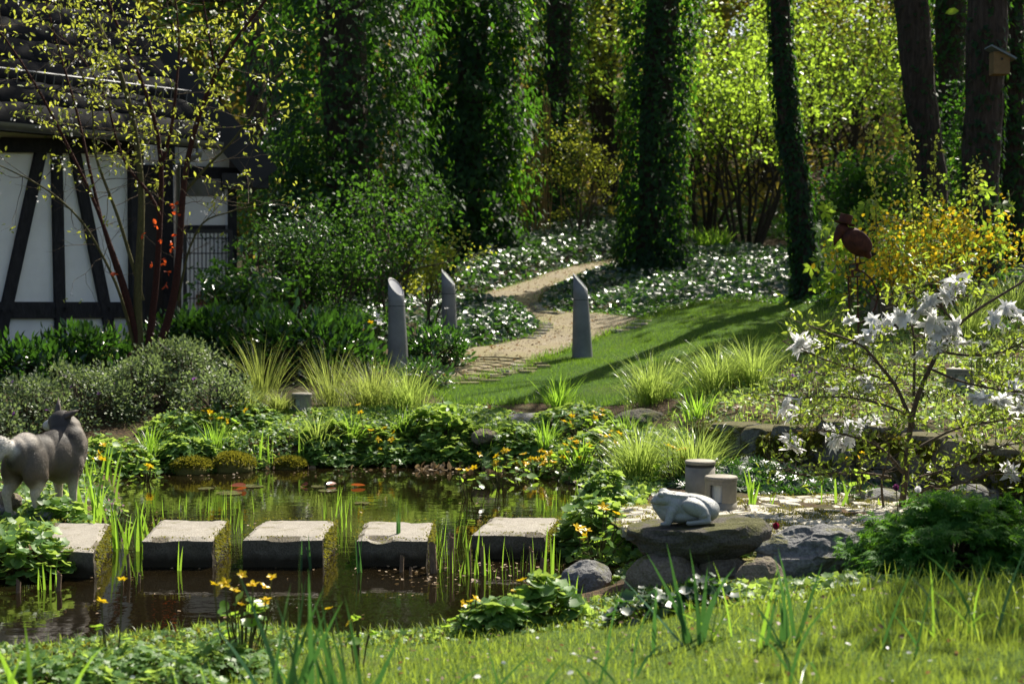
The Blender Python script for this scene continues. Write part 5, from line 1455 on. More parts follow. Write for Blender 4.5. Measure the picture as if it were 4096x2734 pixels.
# leafy cover of the pond banks
def ring(pts): return px_ground(pts, 6)
FARBANK = np.array([tuple(p) for p in POND[9:21]])
def strip_poly(a, b):
    return np.concatenate([a, b[::-1]])
sh_far = POND[8:22]
up_far = sh_far + np.stack([np.full(len(sh_far), 0.0), np.full(len(sh_far), 1.25)], 1)
cover('far_bank_leaves', 'lush small leaves covering the far pond bank', strip_poly(sh_far, up_far), 12000, 'mantle', .035, .07, T_LOBE, .015, .9)
cover('far_bank_litter', 'brown dry leaves under the far bank plants', strip_poly(sh_far, up_far), 3500, 'litter', .05, .02, T_OVAL, .005)
near_b = np.array([(-3.3, 6.15), (-2.6, 6.5), (-1.6, 6.8), (-.8, 6.95), (-.2, 7.0), (.3, 7.25), (.72, 7.4), (.95, 6.95), (.75, 6.6), (.3, 6.45), (-.2, 6.45), (-.75, 6.3), (-1.15, 5.8), (-1.9, 5.2), (-2.6, 4.6), (-3.3, 4.3)])
cover('near_bank_leaves', 'small mixed leaves and moss along the near pond bank', near_b, 6500, 'mantle', .028, .035, T_LOBE, .008, 1.0, clear=POND)
PN_ = in_poly(5200, near_b); PN_ = PN_[~inside(PN_, POND)]; nn_ = len(PN_)
tag(link('near_bank_grass', mesh('near_bank_grass', *blades(np.column_stack([PN_, hz(PN_[:, 0], PN_[:, 1])]), rng.uniform(0, 6.28, nn_), rng.uniform(0, .6, nn_), rng.uniform(.03, .085, nn_), .004, rng.uniform(.2, 1, nn_), 3), M['lawn_blade'])), 'thin grass between the near bank leaves', 'grass', kind='stuff')
cover('near_bank_moss', 'mossy turf along the near pond bank', near_b, 14000, 'moss', .022, .03, T_QUAD, .004, .6, clear=POND)
left_b = np.array([(-3.9, 13.0), (-3.55, 13.0), (-3.4, 12.3), (-2.95, 11.2), (-2.62, 10.6), (-2.6, 9.6), (-2.75, 8.9), (-3.0, 8.2), (-3.6, 8.1), (-4.6, 8.2), (-4.8, 13)])
cover('left_bank_leaves', 'small green leaves covering the bank around the dog', left_b, 4000, 'mantle', .05, .07, T_ROUND, .01, 1.0, clear=POND)
right_b = np.array([(.15, 9.3), (.3, 8.8), (.38, 8.35), (.75, 8.0), (.85, 8.6), (.85, 9.4), (.9, 10.2), (1.2, 11), (1.5, 12), (1.2, 13.2), (.5, 13.3), (.6, 12.4), (.75, 11.6), (.6, 11.2), (.55, 10.6)])
cover('right_bank_leaves', 'small green leaves on the bank between pond and terrace', right_b, 4500, 'mantle', .045, .08, T_ROUND, .01, 1.0, clear=POND)
cover('right_bank_moss', 'yellow moss on the bank beside the last stepping stone', right_b, 9000, 'moss', .02, .03, T_QUAD, .004, .6, clear=POND)
bed = np.array([(1.55, 12.0), (2.1, 11.55), (2.65, 10.95), (3.2, 10.3), (3.65, 9.5), (4.3, 8.9), (5.5, 9.0), (6.0, 13), (6.0, 16.5), (3.5, 17), (2.6, 15.5), (1.9, 14.2), (1.3, 13.2)])
cover('wall_bed_litter', 'dry leaves and bark in the bed above the wall', bed, 2600, 'litter', .05, .02, T_OVAL, .004)
cover('wall_bed_cover', 'low sparse green plants in the bed above the wall', bed, 13500, 'mantle', .042, .09, T_OVAL, .008, .8)
PB_ = in_poly(5200, bed); nb_ = len(PB_)
tag(link('wall_bed_grass', mesh('wall_bed_grass', *blades(np.column_stack([PB_, hz(PB_[:, 0], PB_[:, 1])]), rng.uniform(0, 6.28, nb_), rng.uniform(0, .6, nb_), rng.uniform(.06, .2, nb_), .005, rng.uniform(.2, 1, nb_), 3), M['sedge'])), 'loose thin grass in the bed above the wall', 'grass', kind='stuff')
wall_foot = np.array([(1.5, 11.6), (2.0, 11.15), (2.5, 10.55), (3.05, 9.9), (3.5, 9.1), (3.3, 9.0), (2.8, 9.75), (2.2, 10.15), (1.4, 10.2), (1.1, 10.9)])
cover('wall_foot_leaves', 'cut blue green leaves along the foot of the wall', wall_foot, 3200, 'ivy_ground', .07, .16, T_MAPLE, .02, .8)
cover('right_side_herbs', 'low herbs on the ground right of the maple', np.array([(2.9, 6.6), (5.5, 6.6), (5.2, 7.9), (4.2, 8.4), (3.5, 9.1), (3.0, 8.4)]), 2500, 'mantle', .04, .05, T_OVAL, .006, 1.0)
cover('rock_foot_leaves', 'low herbs and moss at the foot of the frog rocks', np.array([(.6, 7.35), (.95, 7.2), (1.5, 7.15), (2.6, 6.9), (2.6, 6.5), (1.6, 6.4), (.9, 6.3), (.5, 6.4)]), 2400, 'mantle', .034, .05, T_ROUND, .006, 1.0)
cover('rock_foot_moss', 'moss at the foot of the frog rocks', np.array([(.6, 7.35), (.95, 7.2), (1.5, 7.15), (2.6, 6.9), (2.6, 6.5), (1.6, 6.4), (.9, 6.3), (.5, 6.4)]), 9000, 'moss', .02, .02, T_QUAD, .003, .6)
# moss hanging over the wall top
n = 9000; s = rng.uniform(-.05, L[-1] if False else 3.6, n)
LW = np.concatenate([[0], np.cumsum(np.linalg.norm(np.diff(WALL, axis=0), axis=1))])
wx, wy = np.interp(s, LW, WALL[:, 0]), np.interp(s, LW, WALL[:, 1])
wn2 = np.array((-.72, -.69))
drop = np.abs(rng.normal(size=n)) * .11 * (1 + .9 * wobble(s * 5, s * 3, 1, 2))
tz_ = hz(wx + .3, wy + .3) + .01
off_ = .19 + np.where(drop > .03, .0, -rng.random(n) * .3)
P = np.column_stack([wx + wn2[0] * off_, wy + wn2[1] * off_, np.maximum(tz_ - drop, .25)])
kp = wobble(s * 3, drop * 4, 1.7, 5) > -.25; P = P[kp]; n = len(P)
tag(link('wall_moss', mesh('wall_moss', *leaves(P, np.column_stack([np.full(n, wn2[0]), np.full(n, wn2[1]), np.full(n, -.7)]) + rng.normal(size=(n, 3)) * .4, rdir(n, .4), .035 * rng.uniform(.5, 1.3, n), T_QUAD), M['moss'])), 'ochre moss hanging over the top of the dry stone wall', 'moss', kind='stuff')

# ---- grass tussocks
def tussock(label, u, v, hgt, wid, mat='sedge', n=420, w=.006, droop=1.1, Y=None, name='grass_tussock', group='grass tussocks', tilt=.5):
    g = ground_at(u, Y) if Y else on(u, v, 6)
    a = rng.uniform(0, 6.28, n); r = np.abs(rng.normal(size=n)) * wid * .16
    P = np.column_stack([g.x + r * np.cos(a), g.y + r * np.sin(a), np.full(n, 0.0)]); P[:, 2] = hz(P[:, 0], P[:, 1]) - .01
    az = a + rng.normal(size=n) * .5
    V, f = blades(P, az, np.abs(rng.normal(size=n)) * tilt * .7 + .05, hgt * rng.uniform(.6, 1.25, n), w * rng.uniform(.7, 1.3, n), droop * rng.uniform(.4, 1.4, n), 5, rng.normal(size=n) * .5)
    l = np.array(g)
    return tag(link(name, mesh(name, V - l, f, M[mat]), None, tuple(g)), label, 'grass', group)
tussock('arching green grass tussock just left of the wall end', 640, 478, .50, .6, n=620, w=.006)
tussock('arching green grass tussock between the wall end and the bollards', 694, 480, .46, .55, n=560, w=.006)
tussock('bright grass tussock on the lawn edge before the right bed', 652, 402, .52, .7, n=560)
tussock('feathery grass tussock left in the bed behind the wall', 715, 392, .50, .7, n=560)
tussock('feathery grass tussock at the middle of the bed by the lawn', 752, 385, .48, .6, n=460)
tussock('feathery pale grass tussock below the rusty bird', 822, 350, .52, .7, n=520)
tussock('spiky yellow green grass clump on the bank before the lawn', 558, 408, .36, .45, 'blade', 130, .012, .7)
tussock('small yellowish grass clump at the left end of the wall bed', 697, 418, .28, .4, 'blade', 90, .010, .9)
tussock('tall pale grass at the upper right edge behind the magnolia', 1010, 320, .60, .9, n=560)
tussock('loose pale grass behind the white magnolia flowers', 968, 338, .5, .8, n=420)
tussock('broad tan and green grass tussock before the tall pillar lamp', 372, 408, .52, .9, 'tan_grass', 620, .007, 1.0)
tussock('bright green grass skirt beside the tan tussock', 408, 410, .48, .7, 'sedge', 420, .007, 1.1)
tussock('tan seeding grass left of the far bollard light', 262, 398, .62, .5, 'tan_grass', 170, .008, .5)
tussock('tan seeding grass right of the far bollard light', 330, 405, .60, .5, 'tan_grass', 190, .008, .6)
tussock('dense brown green grass cushion left of the far bollard light', 245, 414, .30, .55, 'tan_grass', 760, .006, 1.2)
tussock('small olive grass cushion close to the far bollard light', 280, 412, .24, .4, 'tan_grass', 420, .006, 1.2)
tussock('tan upright grass beside the red stemmed tree', 112, 372, .60, .5, 'tan_grass', 150, .008, .5)
tussock('thin bank grass among the far marigolds', 318, 445, .36, .4, 'sedge', 160, .006, .9)
tussock('tuft of shaded grass at the foot of the tall pillar lamp', 418, 385, .32, .4, 'blade_dark', 160, .010, .8)
for q, (u, v) in enumerate([(700, 250), (712, 247), (722, 249)]): tussock(['lit grass tuft by the upper path, nearest the ivy trunk', 'lit grass tuft in the middle by the upper path', 'lit grass tuft by the upper path farthest from the ivy trunk'][q], u, v, .5, .5, 'blade', 60, .03, .7, 31)

for (u, v, lab) in [(150, 455, 'thin grass tuft among the leaf clumps at the left end of the far bank'), (215, 448, 'thin grass tuft between iris pair and moss cushions'), (352, 440, 'thin grass tuft beside the far marigold'), (405, 436, 'thin grass tuft behind the dark lobed clump'), (452, 430, 'thin grass tuft in the tall leafy clump'), (490, 452, 'thin grass tuft above the brown bank stone'), (545, 448, 'thin grass tuft behind the full yellow bloom'), (625, 440, 'thin grass tuft at the foot of the left wall tussock'), (580, 470, 'thin grass tuft between the waterline marigolds')]:
    tussock(lab, u, v, .30, .3, 'blade', 70, .008, .7)
# ---- irises and other upright blades: every blade a part of its own
def iris(label, u, v, hgt, n, mat='blade', w=.022, spread=.10, lean=.16, Y=None, z=None, arch=.25, cat='iris', name='iris_clump', group='iris clumps', toward=None):
    if z is not None: g = atz(u, v, z) if Y is None else Vector(((u - 512) / F * Y, Y, z))
    else: g = ground_at(u, Y) if Y else on(u, v, 4)
    root = thing(name, label, cat, tuple(g), 0, group)
    for i in range(n):
        a = rng.uniform(0, 6.28)
        p = np.array([[rng.normal() * spread * .5, rng.normal() * spread * .5, -.03]])
        az = rng.choice([0, math.pi]) + rng.normal() * .6 if toward is None else toward + rng.normal() * .5
        V, f = blades(p, az, abs(rng.normal()) * lean, hgt * rng.uniform(.6, 1.08), w * rng.uniform(.75, 1.2), arch * abs(rng.normal()), 6, math.pi / 2 + rng.normal() * .5)
        link('leaf', mesh('leaf', V, f, M[mat]), root)
    return root
iris('big dark green iris clump out of focus in front of the pond', 282, 692, .60, 13, 'blade_dark', .026, .16, .30, 4.75, None, .2)
iris('green iris clump right of the big dark one on the near lawn', 338, 690, .42, 13, 'blade_dark', .016, .12, .22, 4.9, None, .2)
iris('blue green iris blades in front of the frog rocks', 697, 645, .40, 10, 'blade_dark', .024, .10, .22, 5.6, None, .15)
iris('upright iris blades on the lawn before the big dark boulder', 790, 655, .36, 8, 'blade_dark', .020, .08, .24, 5.45, None, .15)
iris('narrow dark blades at the right of the near lawn', 905, 690, .34, 5, 'blade_dark', .014, .2, .35, 5.0, None, .3)
iris('long arching blades at the right edge of the near lawn', 975, 655, .46, 8, 'blade_dark', .013, .22, .5, 5.3, None, 1.3)
iris('pale bent blade group in the middle of the near lawn', 735, 650, .34, 5, 'blade', .014, .14, .5, 5.5, None, 1.4)
iris('long dark arching blades at the bottom right of the near lawn', 850, 690, .44, 8, 'blade_dark', .012, .26, .5, 4.8, None, 1.3)
iris('thin bent blades at the bottom between frog and maple irises', 620, 690, .36, 7, 'blade_dark', .011, .26, .55, 4.8, None, 1.2)
iris('pale arching blades below the maple', 930, 660, .34, 6, 'blade', .010, .24, .6, 5.4, None, 1.4)
iris('loose arching blades at the bottom middle of the near lawn', 470, 690, .30, 7, 'blade_dark', .012, .22, .6, 4.8, None, 1.2)
iris('bright iris blades at the lower left corner', 8, 690, .50, 9, 'blade', .02, .12, .3, 4.7, None, .5)
iris('iris shoots left of the lower bank in front of the pond', 225, 690, .24, 6, 'blade', .014, .12, .2, 4.9)
iris('sunlit iris clump beside the second stepping stone', 128, 548, .36, 16, 'blade', .022, .14, .16, None, .0, .1)
iris('sunlit iris clump at the back corner of the second stepping stone', 148, 541, .30, 10, 'blade', .020, .10, .16, None, .0, .1)
iris('sunlit iris clump rising behind the dog on the left bank', 92, 520, .44, 14, 'blade', .024, .12, .14)
iris('tall sunlit iris behind the lady mantle leaves left of the pond', 106, 482, .40, 9, 'blade', .020, .10, .12)
iris('iris shoots in the leaves right of the dog', 84, 455, .26, 5, 'blade', .018, .05, .1, 11.5)
iris('thin iris clump standing on the far bank in the middle', 267, 463, .36, 7, 'blade', .018, .08, .1)
iris('pair of iris blades on the far bank left', 179, 462, .26, 5, 'blade', .018, .06, .12)
iris('iris blades on the far bank before the tan grass', 312, 462, .34, 7, 'blade', .018, .08, .12)
iris('reed blades rising from the water before the tussock', 612, 494, .32, 10, 'blade', .016, .16, .08, None, .0, .08)
iris('reed blades in the water right of the yellow flowers', 640, 502, .30, 9, 'blade', .016, .16, .08, None, .0, .08)
iris('iris blades behind the open bollard light', 752, 503, .30, 5, 'blade', .022, .06, .12)
iris('bright iris blades at the foot of the dry stone wall', 838, 505, .28, 6, 'blade', .02, .10, .14)
iris('small iris shoots at the back edge of the terrace', 768, 503, .16, 5, 'blade', .014, .1, .14)
iris('tall twin reed standing before the fourth stepping stone', 398, 560, .42, 4, 'blade_dark', .016, .03, .05, None, .0, .05)
iris('slim reed left of the fourth stepping stone', 363, 572, .26, 3, 'blade_dark', .014, .03, .06, None, .0, .05)
iris('slim reed in front of the second stepping stone', 178, 570, .22, 2, 'blade', .012, .02, .06, None, .0, .05)
iris('slim reed at the right edge of the middle stepping stone', 306, 568, .26, 3, 'blade_dark', .012, .03, .07, None, .0, .05)
iris('reed shoots by the lower left mossy bank', 46, 588, .22, 6, 'blade', .014, .08, .08, None, .0, .05)
iris('reed shoots before the last stepping stone', 475, 575, .30, 5, 'blade', .014, .08, .08, None, .0, .05)
iris('reed shoots right of the last stepping stone', 548, 575, .32, 5, 'blade', .014, .08, .06, None, .0, .05)
iris('small bright iris at the near shore in the middle', 398 + 12, 632, .16, 8, 'blade', .012, .06, .12)
iris('small bright iris shoots on the near shore before the frog', 570, 600, .16, 6, 'blade', .012, .08, .12)

# thin rushes standing in the water
def rushes(label, pts, hgt, n, mat='blade'):
    P = np.array([np.array(atz(u + rng.normal() * s_, v + rng.normal() * 2.5, 0)) for u, v, s_ in pts for _ in range(n)])
    g = P.mean(0); m_ = len(P); root = thing('rush_clump', label, 'rushes', tuple(g), 0, 'rushes in the pond')
    for p_ in P:
        V, f = blades((p_ - g + np.array((0, 0, -.03)))[None], rng.uniform(0, 6.28), abs(rng.normal()) * .10, hgt * rng.uniform(.4, 1.15), .006, rng.uniform(0, .25), 4, rng.uniform(-1, 1))
        link('stalk', mesh('stalk', V, f, M[mat]), root)
rushes('thin rushes in the gap between second and middle stepping stones', [(232, 530, 7), (226, 512, 6)], .22, 16)
rushes('thin rushes behind the second stepping stone', [(190, 512, 18)], .18, 18)
rushes('thin rushes in the gap right of the middle stepping stone', [(345, 528, 6), (335, 515, 9)], .24, 12)
rushes('thin rushes between the fourth and last stepping stones', [(450, 545, 12), (445, 570, 12)], .24, 14)
rushes('thin rushes in the shallow water before the last stepping stone', [(500, 575, 26), (530, 570, 18)], .22, 18)
rushes('thin rushes along the right shore behind the last stone', [(575, 510, 16), (590, 500, 10)], .22, 18)

# ---- cut reed stubs and broken stalks
M['stub'] = bark_mat('cut_reed', (.10, .065, .04), (.28, .19, .12), (20, 20, 8), .4)
stub_names = [(130, 578, 24, 3.2, 'tallest lone stub at the corner of the second stone'), (123, 585, 10, 2.4, 'short reddish stub by the tall lone one'), (139, 582, 9, 3, 'low brown stub before the second stone'), (434, 572, 28, 8, 'thick cut stub at the right of the fourth stone'),
              (451, 568, 34, 5, 'tall slanted stub right of the thick one'), (470, 573, 30, 4, 'slim stub left of the stub pair'), (484, 574, 28, 4, 'slim stub right of the slim one'), (401, 571, 15, 4.5, 'short stub in front of the fourth stone'), (531, 572, 24, 5, 'stub before the mossy shore'),
              (540, 576, 18, 4, 'shorter stub beside the mossy shore'), (553, 566, 22, 3.5, 'far stub near the last stepping stone'), (78, 574, 16, 6, 'stub group piece by the mossy left mound'), (58, 590, 18, 5, 'leaning stub on the lower left shore'), (18, 592, 12, 5, 'short stub at the lower left shore'), (410, 576, 9, 3, 'tiny stub near the fourth stone')]
for (u, v, hp, wp_, nm) in stub_names:
    g = atz(u, v, 0); k = px(g.y); h_ = hp * k; r_ = wp_ * k / 2; n = 9
    th = np.arange(n) / n * 6.283; lean = rng.normal() * .12
    rows = [np.column_stack([r_ * np.cos(th), r_ * np.sin(th), np.full(n, -.06)]), np.column_stack([r_ * .95 * np.cos(th) + lean * h_, r_ * .95 * np.sin(th), h_ + r_ * 1.1 * np.cos(th + rng.uniform(0, 6))]), np.column_stack([r_ * .6 * np.cos(th) + lean * h_, r_ * .6 * np.sin(th), np.full(n, h_ - r_ * .8)])]
    V = np.concatenate(rows + [np.array([[lean * h_, 0, h_ - r_]])])
    f = [np.array([(i * n + j, i * n + (j + 1) % n, (i + 1) * n + (j + 1) % n, (i + 1) * n + j) for i in range(2) for j in range(n)]), np.array([(2 * n + j, 2 * n + (j + 1) % n, 3 * n) for j in range(n)])]
    tag(link('reed_stub', mesh('reed_stub', V, f, M['stub'], False), None, tuple(g)), 'cut brown reed, ' + nm, 'reed stub', 'cut reed stubs in the pond')

# floating bits at the shores
n = 330
sel = rng.integers(0, 4, n)
U = np.where(sel == 0, rng.uniform(120, 600, n), np.where(sel == 1, rng.uniform(350, 560, n), np.where(sel == 2, rng.uniform(380, 610, n), rng.uniform(20, 480, n))))
Vv = np.where(sel == 0, 472 + np.abs(rng.normal(size=n)) * 3, np.where(sel == 1, 568 + rng.normal(size=n) * 6, np.where(sel == 2, 575 + rng.normal(size=n) * 8, rng.uniform(475, 620, n))))
P = np.array([np.array(atz(a_, b_, 0)) for a_, b_ in zip(U, Vv)]); P = P[inside(P[:, :2], POND)]; n = len(P)
tag(link('floating_debris', mesh('floating_debris', *leaves(P + np.column_stack([np.zeros((n, 2)), rng.uniform(.004, .012, n)]), rdir(n) * (1, 1, .15), rdir(n, 3.0), .028 * rng.uniform(.3, 1.2, n), T_OVAL), M['reed'])), 'pale dry bits floating along the pond shores', 'floating leaves', kind='stuff')
# curled dry leaves along the far shore
n = 130
U = np.concatenate([rng.uniform(145, 200, 25), rng.uniform(200, 420, 30), rng.uniform(418, 520, 75)])
P = np.array([np.array(atz(u, 472.5 - .014 * max(0, min(u - 120, 260)) + rng.normal() * 1.0 + (2 if u > 480 else 0), 0)) for u in U]); n = len(P)
tag(link('shore_leaves', mesh('shore_leaves', *leaves(P + (0, 0, .005), rdir(n, .35), rdir(n, .3), .075 * rng.uniform(.4, 1.3, n), T_LANCE, 1.4), M['reed'])), 'curled dry leaves along the far waterline', 'dry leaves', kind='stuff')

# ---- water lily leaves
def pad(label, u, v, w, mat='lilypad', red=False):
    g = atz(u, v, 0); r_ = w * px(g.y) / 2; n = 18
    a = np.linspace(.22, 6.28 - .22, n)
    if not red:
        V = np.column_stack([r_ * np.cos(a), r_ * np.sin(a) * 1.15, rng.uniform(.005, .009, n)]); V = np.concatenate([[(0, 0, .006)], V])
        f = [np.array([(0, i + 1, i + 2) for i in range(n - 1)])]
    else:
        V = np.column_stack([r_ * np.cos(a), r_ * np.sin(a) * .6, .006 + .022 * np.abs(np.sin(a)) * (np.sin(a) > 0) + .008]); V = np.concatenate([[(0, 0, .008)], V])
        f = [np.array([(0, i + 1, i + 2) for i in range(n - 1)])]
    tag(link('lily_leaf', mesh('lily_leaf', V, f, M[mat]), None, tuple(g), (0, 0, rng.uniform(0, 6.28))), label, 'water lily leaf', 'water lily leaves on the pond')
pad('flat lily pad at the front of the left lily group', 229, 493, 26); pad('flat lily pad at the far left of the left lily group', 206, 488.5, 16); pad('flat lily pad behind the left red lily leaf', 252, 486, 22)
pad('dark red curled lily leaf standing in the left group', 238, 487, 17, 'lilyred', True); pad('orange red lily leaf folded over in the left group', 241, 490, 12, 'lilyred', True)
pad('flat lily pad in the middle of the right lily group', 328, 490.5, 18); pad('flat lily pad at the back of the right lily group', 318, 486.5, 14); pad('orange curled lily leaf at the centre of the right group', 332, 485.5, 12, 'lilyred', True)
pad('small red lily leaf at the left of the right group', 305, 486, 7, 'lilyred', True); pad('dark red lily leaf at the far right of the right group', 358, 486.5, 15, 'lilyred', True); pad('single pale lily pad left of the last stepping stone gap', 362, 503, 15)

# ---- leafy clumps
def mantle(label, u, v, wid, hgt, n=260, size=.075, mat='mantle', Y=None, tmpl=T_ROUND, cat='leafy plant', name='leaf_clump', flowers=0, fmat='yellow', fsize=.05, group='leafy clumps on the banks', fh=1.15, depth=.8):
    g = ground_at(u, Y) if Y else on(u, v, 4.2)
    if g.y > 11: hgt *= .62; size *= .8; n = int(n * 1.15)
    a = rng.uniform(0, 6.28, n); r = np.sqrt(rng.random(n))
    x, y = r * np.cos(a) * wid / 2, r * np.sin(a) * wid / 2 * depth
    zz = hz(g.x + x, g.y + y)
    h = hgt * (1 - r ** 2.4) * rng.uniform(.65, 1.1, n) * (1 + .3 * wobble(x * 14, y * 14, 1, u)) + .02
    P = np.column_stack([g.x + x, g.y + y, np.maximum(zz, 0) + h])
    out = np.column_stack([np.cos(a) * r, np.sin(a) * r, np.zeros(n)])
    D = out + rng.normal(size=(n, 3)) * .45; D[:, 2] = D[:, 2] * .4 - .1
    N = np.column_stack([np.cos(a) * r * .7, np.sin(a) * r * .7, np.ones(n)]) + rng.normal(size=(n, 3)) * .33
    parts = [('foliage', leaves(P, D, N, size * rng.uniform(.55, 1.2, n), tmpl), M[mat])]
    q = min(n, 60); B = np.column_stack([g.x + x[:q] * .35, g.y + y[:q] * .35, np.maximum(hz(g.x + x[:q] * .35, g.y + y[:q] * .35), 0)])
    parts.append(('stalks', merge([tube([b, (b + p) / 2 + (0, 0, .02), p], .0025, 4, False) for b, p in zip(B, P[:q])]), M['stem']))
    root = plant(name, label, cat, tuple(g), parts, group)
    if flowers: add_flowers(root, g, [(rng.normal() * wid * .27, rng.normal() * wid * .2, hgt * rng.uniform(.85, fh)) for _ in range(flowers)], fmat, fsize)
    return root
def flower_mesh(fmat, np_=5, cup=.35, lw=.42):
    P = np.zeros((np_, 3)); a = np.arange(np_) / np_ * 6.283 + rng.normal(size=np_) * .12
    D = np.column_stack([np.cos(a), np.sin(a), cup + rng.normal(size=np_) * .15])
    V, f = leaves(P, D, np.column_stack([-np.cos(a) * cup, -np.sin(a) * cup, np.ones(np_)]), .5, T_OVAL, lw * 2)
    V2, f2 = ico(1); V, f = merge([(V, f), (V2 * .12 + (0, 0, .06), [f2])])
    return mesh('flower', V, f, M[fmat])
FL = {k: [flower_mesh(k) for _ in range(4)] for k in ('yellow', 'forsythia', 'purple', 'pink', 'white')}
def add_flowers(root, g, offs, fmat='yellow', fsize=.05, stalk=True):
    st = []
    for x, y, h in offs:
        z0 = max(hz1(g.x + x, g.y + y), 0) - g.z
        link('flower', FL[fmat][int(rng.integers(4))], root, (x, y, z0 + h), (rng.normal() * .45 - .15, rng.normal() * .45, rng.uniform(0, 6)), fsize * rng.uniform(.8, 1.2))
        if stalk: st.append(tube([(x * .5, y * .5, max(hz1(g.x + x * .5, g.y + y * .5), 0) - g.z), (x * .85, y * .85, z0 + h * .5), (x, y, z0 + h)], .003, 4, False))
    if st: V, f = merge(st); link('flower_stalks', mesh('flower_stalks', V, f, M['stem']), root)
def marigold(label, u, v, wid, hgt, flowers, n=60, size=.085, Y=None, fsize=.075, z=None):
    if (Y or 20) < 8: fsize *= .72
    return mantle(label, u, v, wid, hgt, n, size, 'marigold_leaf', Y, T_KIDNEY, 'marsh marigold', 'marsh_marigold', flowers, 'yellow', fsize, 'yellow marsh marigolds', 1.55)
mantle('big pale green leaf mound at the lower left bank', 25, 572, .62, .21, 460, .065)
mantle('lobed green leaf clump in front of the dog paws', 62, 522, .40, .13, 240, .062)
mantle('broad green leaf clump behind the dog on the left bank', 118, 468, .66, .30, 340, .085)
mantle('green leaf clump at the left end of the far bank', 190, 462, .55, .26, 260, .085, tmpl=T_LOBE)
mantle('low leaf clump under the azaleas on the far bank', 235, 430, .9, .22, 300, .08, Y=14.2, tmpl=T_LOBE)
mantle('grey green leaf clump below the azalea bushes', 185, 425, .8, .24, 260, .075, Y=13.9)
mantle('leafy clump by the far bollard light', 330, 455, .60, .26, 280, .08, tmpl=T_LOBE)
mantle('dark green lobed clump at the waterline in the middle', 392, 462, .62, .26, 320, .085, tmpl=T_LOBE)
mantle('tall leafy clump right of the tan tussock', 432, 452, .75, .42, 360, .095)
mantle('round leaved clump on the middle of the far bank', 462, 462, .6, .26, 260, .085)
mantle('leafy clump below the grey slab', 508, 455, .66, .24, 280, .08, tmpl=T_LOBE)
mantle('leaf clump in the corner below the spiky grass', 570, 425, .8, .24, 280, .075, tmpl=T_LOBE)
mantle('fresh leaf clump left of the wall tussocks', 600, 450, .6, .28, 260, .085)
mantle('blue green leaf mound beside the last stepping stone', 600, 512, .42, .22, 260, .06, tmpl=T_LOBE)
mantle('bright leaf mound between last stepping stone and frog slab', 590, 538, .44, .20, 300, .065)
mantle('leafy clump on the near bank left of the frog rocks', 545, 622, .34, .16, 200, .065)
mantle('leafy clump on the near bank in the middle', 495, 630, .34, .13, 170, .065, tmpl=T_LOBE)
mantle('blue green leaves below the brown prop stone', 650, 618, .36, .09, 150, .05, 'ivy_ground')
mantle('leaf patch between the slab stones', 706, 606, .26, .10, 90, .05, 'ivy_ground')
mantle('loose green leaf patch at the lower left lawn edge', 60, 660, .50, .10, 420, .034, Y=5.55, tmpl=T_LOBE)
mantle('strawberry-like leaf patch at the lower left', 130, 650, .5, .10, 420, .034, Y=5.75, tmpl=T_LOBE)
mantle('leafy near bank patch below the middle stone', 215, 640, .5, .10, 400, .034, Y=5.8, tmpl=T_LOBE)
mantle('leaf patch at the bottom left corner', 20, 690, .4, .10, 300, .034, Y=5.0, tmpl=T_LOBE)
mantle('small leaf patch below the near bank moss', 170, 672, .4, .10, 140, .034, Y=5.3, tmpl=T_LOBE)
mantle('light green plants lit behind the frog slab', 735, 548, .34, .12, 120, .05, Y=7.9)
marigold('marsh marigold with full yellow bloom at the waterline', 538, 474, .36, .16, 16, 40, .06)
marigold('marsh marigold right of the waterline bloom', 566, 470, .5, .22, 12, 60, .07)
marigold('marsh marigold before the wall tussock', 596, 462, .5, .22, 9, 60, .07)
marigold('marsh marigold high on the bank by the spiky grass', 582, 438, .5, .24, 8, 60, .075)
marigold('marsh marigold behind the dog', 86, 440, .3, .20, 4, 30, .07, Y=11.9)
marigold('marsh marigold between the dog and the iris', 102, 470, .3, .22, 4, 30, .07)
marigold('marsh marigold in front of the azaleas', 222, 435, .45, .24, 8, 50, .075, Y=13.9)
marigold('marsh marigold in the leaves right of the far bollard', 375, 440, .5, .28, 9, 50, .08, Y=13.8)
marigold('marsh marigold standing in the pond behind the sunlit iris', 147, 505, .24, .14, 5, 16, .05)
marigold('tall marsh marigold right of the tall twin reed', 468, 560, .22, .34, 3, 10, .07)
marigold('tall marsh marigold with big leaves by the last stepping stone', 500, 545, .30, .34, 5, 14, .085)
marigold('marsh marigold leaves behind the last stepping stone', 515, 520, .3, .28, 2, 16, .09)
marigold('marsh marigold on the shore between last stone and wet stone', 600, 565, .34, .18, 7, 40, .06)
marigold('marsh marigold bunch left of the big dark iris', 240, 632, .26, .26, 10, 30, .06, Y=5.9)
marigold('single yellow marsh marigold behind the iris on the near shore', 358, 640, .12, .22, 2, 8, .05, Y=5.9)
marigold('single yellow marsh marigold at the lower left shore', 108, 640, .1, .25, 2, 6, .06, Y=6.0)
marigold('marsh marigold on the near bank before the wet stone', 528, 618, .22, .18, 5, 30, .055, Y=6.75)
marigold('low marsh marigold left of the near bank leaf clumps', 468, 625, .18, .10, 3, 20, .05, Y=6.6)
marigold('marsh marigold at the foot of the wall behind the magnolia', 858, 505, .2, .26, 3, 10, .06, Y=9.9)
marigold('marsh marigold behind the closed bollard', 676, 480, .3, .2, 5, 24, .06, Y=11.0)
